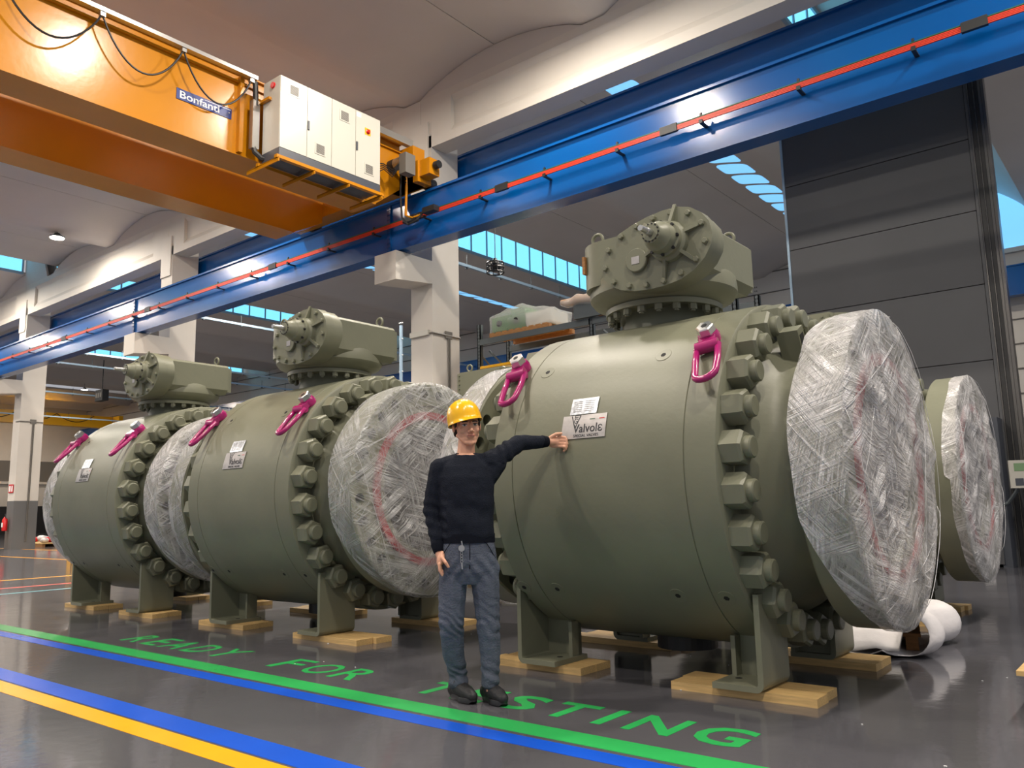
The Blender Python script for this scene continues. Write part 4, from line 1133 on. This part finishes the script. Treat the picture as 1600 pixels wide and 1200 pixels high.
# resting hand: palm towards the valve, fingers stacked and curled
P += [prim_ell((.600, .249, 1.602), (.050, .019, .042), (0, 4, -20)), prim_cap((.56, .238, 1.603), .027, (.62, .244, 1.60), .024)]
for i, (z, L1) in enumerate(((1.634, 1.0), (1.612, 1.08), (1.590, 1.0), (1.570, .85))):
    b = (.632, .237, z); k1 = (.632+.040*L1, .212-.004*i, z-.006); k2 = (.632+.050*L1, .208, z-.026*L1); k3 = (.632+.036*L1, .222, z-.040*L1)
    P += [prim_cap(b, .0115, k1, .0105), prim_cap(k1, .0105, k2, .009), prim_cap(k2, .009, k3, .008)]
P += [prim_cap((.575, .232, 1.630), .014, (.612, .222, 1.652), .0115), prim_cap((.612, .222, 1.652), .0115, (.648, .213, 1.655), .0095)]
# hand at the pocket
P += [prim_ell((-.160, -.068, .862), (.022, .040, .050), (0, 12, 20)), prim_cap((-.170, -.045, .895), .026, (-.16, -.06, .86), .022)]
for i in range(4):
    y = -.102+.022*i; z0 = .835-.004*abs(i-1)
    P += [prim_cap((-.168+.003*i, y, z0), .0105, (-.166+.004*i, y-.004, z0-.036), .0095), prim_cap((-.166+.004*i, y-.004, z0-.036), .0095, (-.150+.004*i, y, z0-.066+.004*i), .008)]
P += [prim_cap((-.150, -.10, .870), .012, (-.128, -.125, .842), .011), prim_cap((-.128, -.125, .842), .011, (-.112, -.122, .815), .009)]
# legs inside the jeans
for s, hx, kn, an in ((-1, -.085, (-.105, -.02, .46), (-.065, .06, .11)), (1, .105, (.128, -.03, .46), (.135, -.06, .10))):
    P += [prim_cap((hx, 0, .84), .078, kn, .052), prim_cap(kn, .052, an, .034), prim_cap(an, .034, (an[0], an[1]-.02, .07), .026)]
P += [prim_ell((.01, 0, .90), (.15, .10, .10))]
body = fuse('body', P, .0042, 'skin', man, 3)
# face details
bm = bm_new()
for s in (1, -1):
    bmesh.ops.create_uvsphere(bm, u_segments=14, v_segments=10, radius=1, matrix=HM @ Matrix.Translation((s*.030, -.0785, .002)) @ Matrix.Diagonal((.0145, .008, .0062, 1)))
fin('eyes', bm, 'eyew', man, smooth='all')
bm = bm_new()
for s in (1, -1):
    bmesh.ops.create_uvsphere(bm, u_segments=12, v_segments=8, radius=1, matrix=HM @ Matrix.Translation((s*.030-.0015, -.0845, .002)) @ Matrix.Diagonal((.0062, .0035, .006, 1)))
fin('irises', bm, 'iris', man, smooth='all')
bm = bm_new()
for s in (1, -1):
    tube(bm, [H((s*(.013+.008*i), -.0925+.0035*i*(i/4)*.6+.001*i, .0205+.0035*math.sin(i/4*PI))) for i in range(5)], [.0035, .0045, .0045, .004, .0025], 6)
    tube(bm, [H((s*(.017+.0065*i), -.0865+.0012*i, .0065+.0025*math.sin(i/4*PI))) for i in range(5)], .0018, 5)
fin('eyebrows', bm, 'hair', man, smooth='all')
bm = bm_new()
tube(bm, [H((-.023+.0058*i, -.092-.004*math.sin(i/8*PI), -.066+.0012*abs(i-4)*.6)) for i in range(9)], [.0018, .003, .0042, .005, .0045, .005, .0042, .003, .0018], 6)
fin('lips', bm, 'lips', man, smooth='all')
hp = [hell((0, .034, .022), (.0775, .084, .072))]
for s in (1, -1): hp += [hcap((s*.068, -.022, .035), .010, (s*.070, -.016, .0), .006), hcap((s*.066, .03, -.01), .012, (s*.055, .06, -.045), .014)]
fuse('hair', hp, .005, 'hair', man, 2)
# clothing
def fold_sw(c):
    n1 = noise.noise(Vector((c.x*9, c.y*9, c.z*5)))
    f = .004*n1+.003*noise.noise(c*22)
    if c.x < -.12:   # sleeve creases round the elbow
        f += .0045*math.sin(c.z*95+c.x*30+2*n1)*math.exp(-((c.z-1.10)/.14)**2)
    if c.x > .16 and c.z > 1.45: f += .005*math.sin(c.x*85+c.z*30+3*n1)*math.exp(-((c.x-.24)/.12)**2)
    if abs(c.x) < .2 and .98 < c.z < 1.3: f += .006*math.sin((c.z*.9+c.x*.55)*34+2.2*n1)*math.exp(-((c.z-1.10)/.13)**2)
    return f
SW = [prim_loft([(.010, .0, .965, .158, .108), (.010, 0, 1.0, .168, .118), (.008, 0, 1.08, .172, .120), (.006, 0, 1.17, .172, .120), (.003, 0, 1.28, .180, .124), (.0, 0, 1.36, .184, .122), (.0, .005, 1.43, .168, .105), (.0, .01, 1.475, .12, .088), (.0, .012, 1.505, .080, .074)]),
      prim_cap((-.150, .005, 1.425), .070, (-.02, .01, 1.465), .062), prim_cap((.150, .01, 1.44), .072, (.02, .01, 1.465), .062),
      prim_cap((-.165, 0, 1.425), .068, (-.220, .03, 1.17), .056), prim_cap((-.220, .03, 1.17), .056, (-.180, -.025, .945), .041),
      prim_cap((.155, .01, 1.455), .076, (.355, .125, 1.588), .056), prim_cap((.355, .125, 1.588), .056, (.525, .222, 1.603), .040), prim_cap((.10, 0, 1.35), .09, (.2, .03, 1.46), .07)]
fuse('jumper', SW, .0065, 'sweater', man, 5, fold_sw)
bm = bm_new()
def ring_band(c, rx, ry, h, lean=0):
    n = 48; A = []
    for dz, sc in ((-h/2, .97), (-h/2, 1.0), (h/2, 1.0), (h/2, .97)):
        A.append([bm.verts.new((c[0]+rx*sc*math.cos(2*PI*k/n), c[1]+ry*sc*math.sin(2*PI*k/n), c[2]+dz+lean*ry*math.sin(2*PI*k/n))) for k in range(n)])
    for i in range(4):
        for k in range(n): bm.faces.new([A[i][k], A[i][(k+1) % n], A[(i+1) % 4][(k+1) % n], A[(i+1) % 4][k]])
ring_band((.010, 0, .982), .171, .122, .055)
o = fin('waistband', bm, 'rib', man, smooth=True)
bm = bm_new(); tube(bm, [(.003+.069*math.cos(2*PI*i/28), .014+.066*math.sin(2*PI*i/28), 1.502+.022*math.sin(2*PI*i/28)) for i in range(28)], .011, 8, closed=True)
fin('collar', bm, 'rib', man, smooth='all')
bm = bm_new(); tube(bm, [(.505, .211, 1.602), (.515, .217, 1.602), (.553, .235, 1.603), (.558, .237, 1.603)], [.040, .044, .036, .033], 18)
tube(bm, [(-.184, -.018, .962), (-.180, -.025, .95), (-.170, -.040, .905), (-.169, -.042, .90)], [.040, .044, .036, .033], 18); fin('cuffs', bm, 'rib', man, smooth='all')
def fold_j(c):
    n1 = noise.noise(Vector((c.x*8, c.y*8, c.z*4)))
    f = .003*n1+.0025*noise.noise(c*25)
    for z0, w_ in ((.45, .07), (.16, .07), (.60, .08)):
        f += (.0045 if z0 != .60 else .001)*math.sin(c.z*95+c.x*60+5*n1+4*noise.noise(c*12))*math.exp(-((c.z-z0)/w_)**2)
    f += .005*math.sin(c.z*60+abs(c.x-.01)*90+2*n1)*math.exp(-((c.z-.80)/.07)**2)
    return f
J = [prim_loft([(.010, 0, .70, .10, .09), (.012, 0, .78, .180, .118), (.012, 0, .84, .184, .122), (.012, 0, .90, .174, .118), (.010, 0, .985, .158, .108)]),
     prim_cap((-.082, 0, .80), .098, (-.100, -.02, .47), .079), prim_cap((-.100, -.02, .47), .079, (-.090, .03, .28), .070), prim_cap((-.090, .03, .28), .070, (-.062, .06, .16), .059), prim_cap((-.062, .06, .14), .060, (-.060, .055, .105), .064),
     prim_cap((.110, 0, .80), .098, (.128, -.03, .47), .076), prim_cap((.128, -.03, .47), .076, (.140, -.03, .28), .066), prim_cap((.140, -.03, .28), .066, (.134, -.055, .15), .057), prim_cap((.134, -.055, .16), .058, (.135, -.062, .125), .060)]
fuse('jeans', J, .0062, 'jeans', man, 4, fold_j)
# pocket edge, fly and belt loops
bm = bm_new()
tube(bm, [(.02, -.121, .955), (.021, -.124, .90), (.018, -.120, .80)], .0025, 5); tube(bm, [(-.095, -.098, .965), (-.125, -.100, .92), (-.165, -.062, .86)], .0028, 5); tube(bm, [(.115, -.098, .965), (.145, -.095, .92), (.178, -.05, .86)], .0028, 5)
fin('seams', bm, 'rib', man)
for s, h_, t_, an in ((-1, (-.105, .125), (.035, -.095), (-.062, .06)), (1, (.098, .035), (.215, -.185), (.134, -.055))):
    hv = Vector((*h_, 0)); tv = Vector((*t_, 0)); d = (tv-hv).normalized(); sd = Vector((-d.y, d.x, 0)); L_ = (tv-hv).length
    def q(u, v, z): p = hv+d*(u*L_)+sd*v; return (p.x, p.y, z)
    sh = fuse('shoe', [prim_cap(q(.10, 0, .055), .041, q(.36, 0, .085), .045), prim_cap(q(.35, 0, .070), .049, q(.72, 0, .055), .046), prim_cap(q(.72, 0, .053), .045, q(.93, 0, .043), .034), prim_cap(q(.22, 0, .08), .043, (an[0], an[1]-.01, .13), .044), prim_cap(q(.1, 0, .04), .034, q(.75, 0, .04), .038)], .005, 'shoe', man, 3)
    bm = bm_new(); n = 32; rg = []
    for z, sc in ((.0, .92), (.006, 1), (.028, 1.0), (.034, .95)):
        row = []
        for k in range(n):
            a = 2*PI*k/n; u = .5+.54*math.cos(a); wv = (.053 if math.cos(a) > 0 else .038)*sc*math.sin(a)*(1 if abs(math.cos(a)) < .9 else .95)
            row.append(bm.verts.new(q(.5+(u-.5)*sc, wv, z+(.012 if math.cos(a) > .9 else 0))))
        rg.append(row)
    for a_, b_ in zip(rg, rg[1:]):
        for k in range(n): bm.faces.new([a_[k], a_[(k+1) % n], b_[(k+1) % n], b_[k]])
    bm.faces.new(rg[0]); bm.faces.new(rg[-1]); fin('sole', bm, 'sole', sh, smooth=True)
    bm = bm_new()
    for i in range(5): u = .40+.065*i; tube(bm, [q(u, -.026, .114-.010*i), q(u+.02, 0, .128-.012*i), q(u, .026, .114-.010*i)], .003, 5)
    tube(bm, [q(.38, 0, .125), q(.42, .03, .135), q(.40, .055, .11), q(.38, .02, .125)], .0026, 5); tube(bm, [q(.38, 0, .125), q(.42, -.03, .135), q(.44, -.055, .11), q(.38, -.02, .125)], .0026, 5)
    fin('laces', bm, 'black', sh)
# helmet
hat = thing('hard_hat', 'yellow hard hat on the worker\'s head', 'helmet', (0, 0, 0))
MW = Matrix.Translation((-3.55, 3.86, 0)) @ Matrix.Rotation(R(42.6), 4, 'Z')
hat.matrix_world = MW @ Matrix.Translation(HC) @ Matrix.Rotation(R(10), 4, 'Z') @ Matrix.Rotation(R(-12), 4, 'Y') @ Matrix.Rotation(R(-6), 4, 'X') @ Matrix.Translation((-.004, .008, .048))
bm = bm_new(); n = 72; m_ = 16; rg = []
for i in range(m_+1):
    ph = i/m_*PI/2; row = []
    for k in range(n):
        a = 2*PI*k/n; c, s_ = math.cos(a), math.sin(a)
        rx, ry, rz_ = .111, .132, .130
        x = rx*c*math.cos(ph)**.80; y = ry*s_*math.cos(ph)**.80; z = rz_*math.sin(ph)**.92
        if abs(x) < .016 and ph > .15: z += .004
        if .030 < abs(x) < .040 and ph > .3: z += .0022
        row.append(bm.verts.new((x, y, z)))
    rg.append(row)
lower = []
for sc, dz in ((1.0, -.018), (1.03, -.024)):
    row = []
    for k in range(n):
        a = 2*PI*k/n; c, s_ = math.cos(a), math.sin(a); peak = max(0, -s_)**2.2*.030
        row.append(bm.verts.new((.112*sc*c, (.133*sc)*s_-peak*(1 if dz < -.02 else .3), dz-peak*.25)))
    lower.append(row)
allr = [lower[1], lower[0]]+rg
for a_, b_ in zip(allr, allr[1:]):
    for k in range(n): bm.faces.new([a_[k], a_[(k+1) % n], b_[(k+1) % n], b_[k]])
o = fin('shell', bm, 'helmet', hat, smooth='all'); md = o.modifiers.new('s', 'SOLIDIFY'); md.thickness = .003; md.offset = -1
bm = bm_new(); tube(bm, [(.098*math.cos(2*PI*i/30), .112*math.sin(2*PI*i/30)+.005, -.012) for i in range(30)], .005, 6, closed=True); fin('headband', bm, 'black', hat)
# key holder on the jeans
kr = thing('key_holder', 'dark key holder with chain hanging from the front of the jeans', 'keys', (0, 0, 0)); kr.matrix_world = MW @ Matrix.Translation((-.030, -.128, .925))
bm = bm_new(); lathe(bm, [(-.006, .019), (0, .021), (.006, .019)], 18, 'y'); fin('reel', bm, 'steel', kr, smooth=True)
bm = bm_new(); tube(bm, [(0, 0, .045), (.004, 0, .018)], .004, 6)
for i in range(4): tube(bm, [(.007*math.cos(2*PI*j/10), 0, -.028-i*.017+.010*math.sin(2*PI*j/10)) for j in range(10)], .0022, 5, closed=True)
tube(bm, [(0, 0, -.09), (.003, 0, -.125)], .005, 6); fin('chain', bm, 'steel', kr)

# scaffold pole behind the middle gearbox and crumbs on the floor
t = thing('scaffold_pole', 'pale scaffold pole rising behind the gearbox of the middle valve', 'pole', (-21.5, 20.0, 0))
bm = bm_new(); tube(bm, [(0, 0, 0), (0, 0, 7.9)], .06, 8); fin('tube', bm, 'tray', t)
bm = bm_new()
for i in range(6): tube(bm, [(-.09, 0, 5.0+i*.6), (.09, 0, 5.0+i*.6)], .025, 6)
fin('couplers', bm, 'white_paper', t)['kind'] = 'stuff'
bm = bm_new(); rc = random.Random(4)
for i in range(26):
    x, y = rc.uniform(-6.5, -.2), rc.uniform(3.7, 8.5); r_ = rc.uniform(.003, .008)
    bmesh.ops.create_icosphere(bm, subdivisions=1, radius=r_, matrix=Matrix.Translation((x, y, .003)) @ Matrix.Diagonal((1.6, .8, .5, 1)))
o = fin('floor_crumbs', bm, 'white_paper', None); tag(o, 'white crumbs of packing scattered on the grey floor', 'debris', kind='stuff')
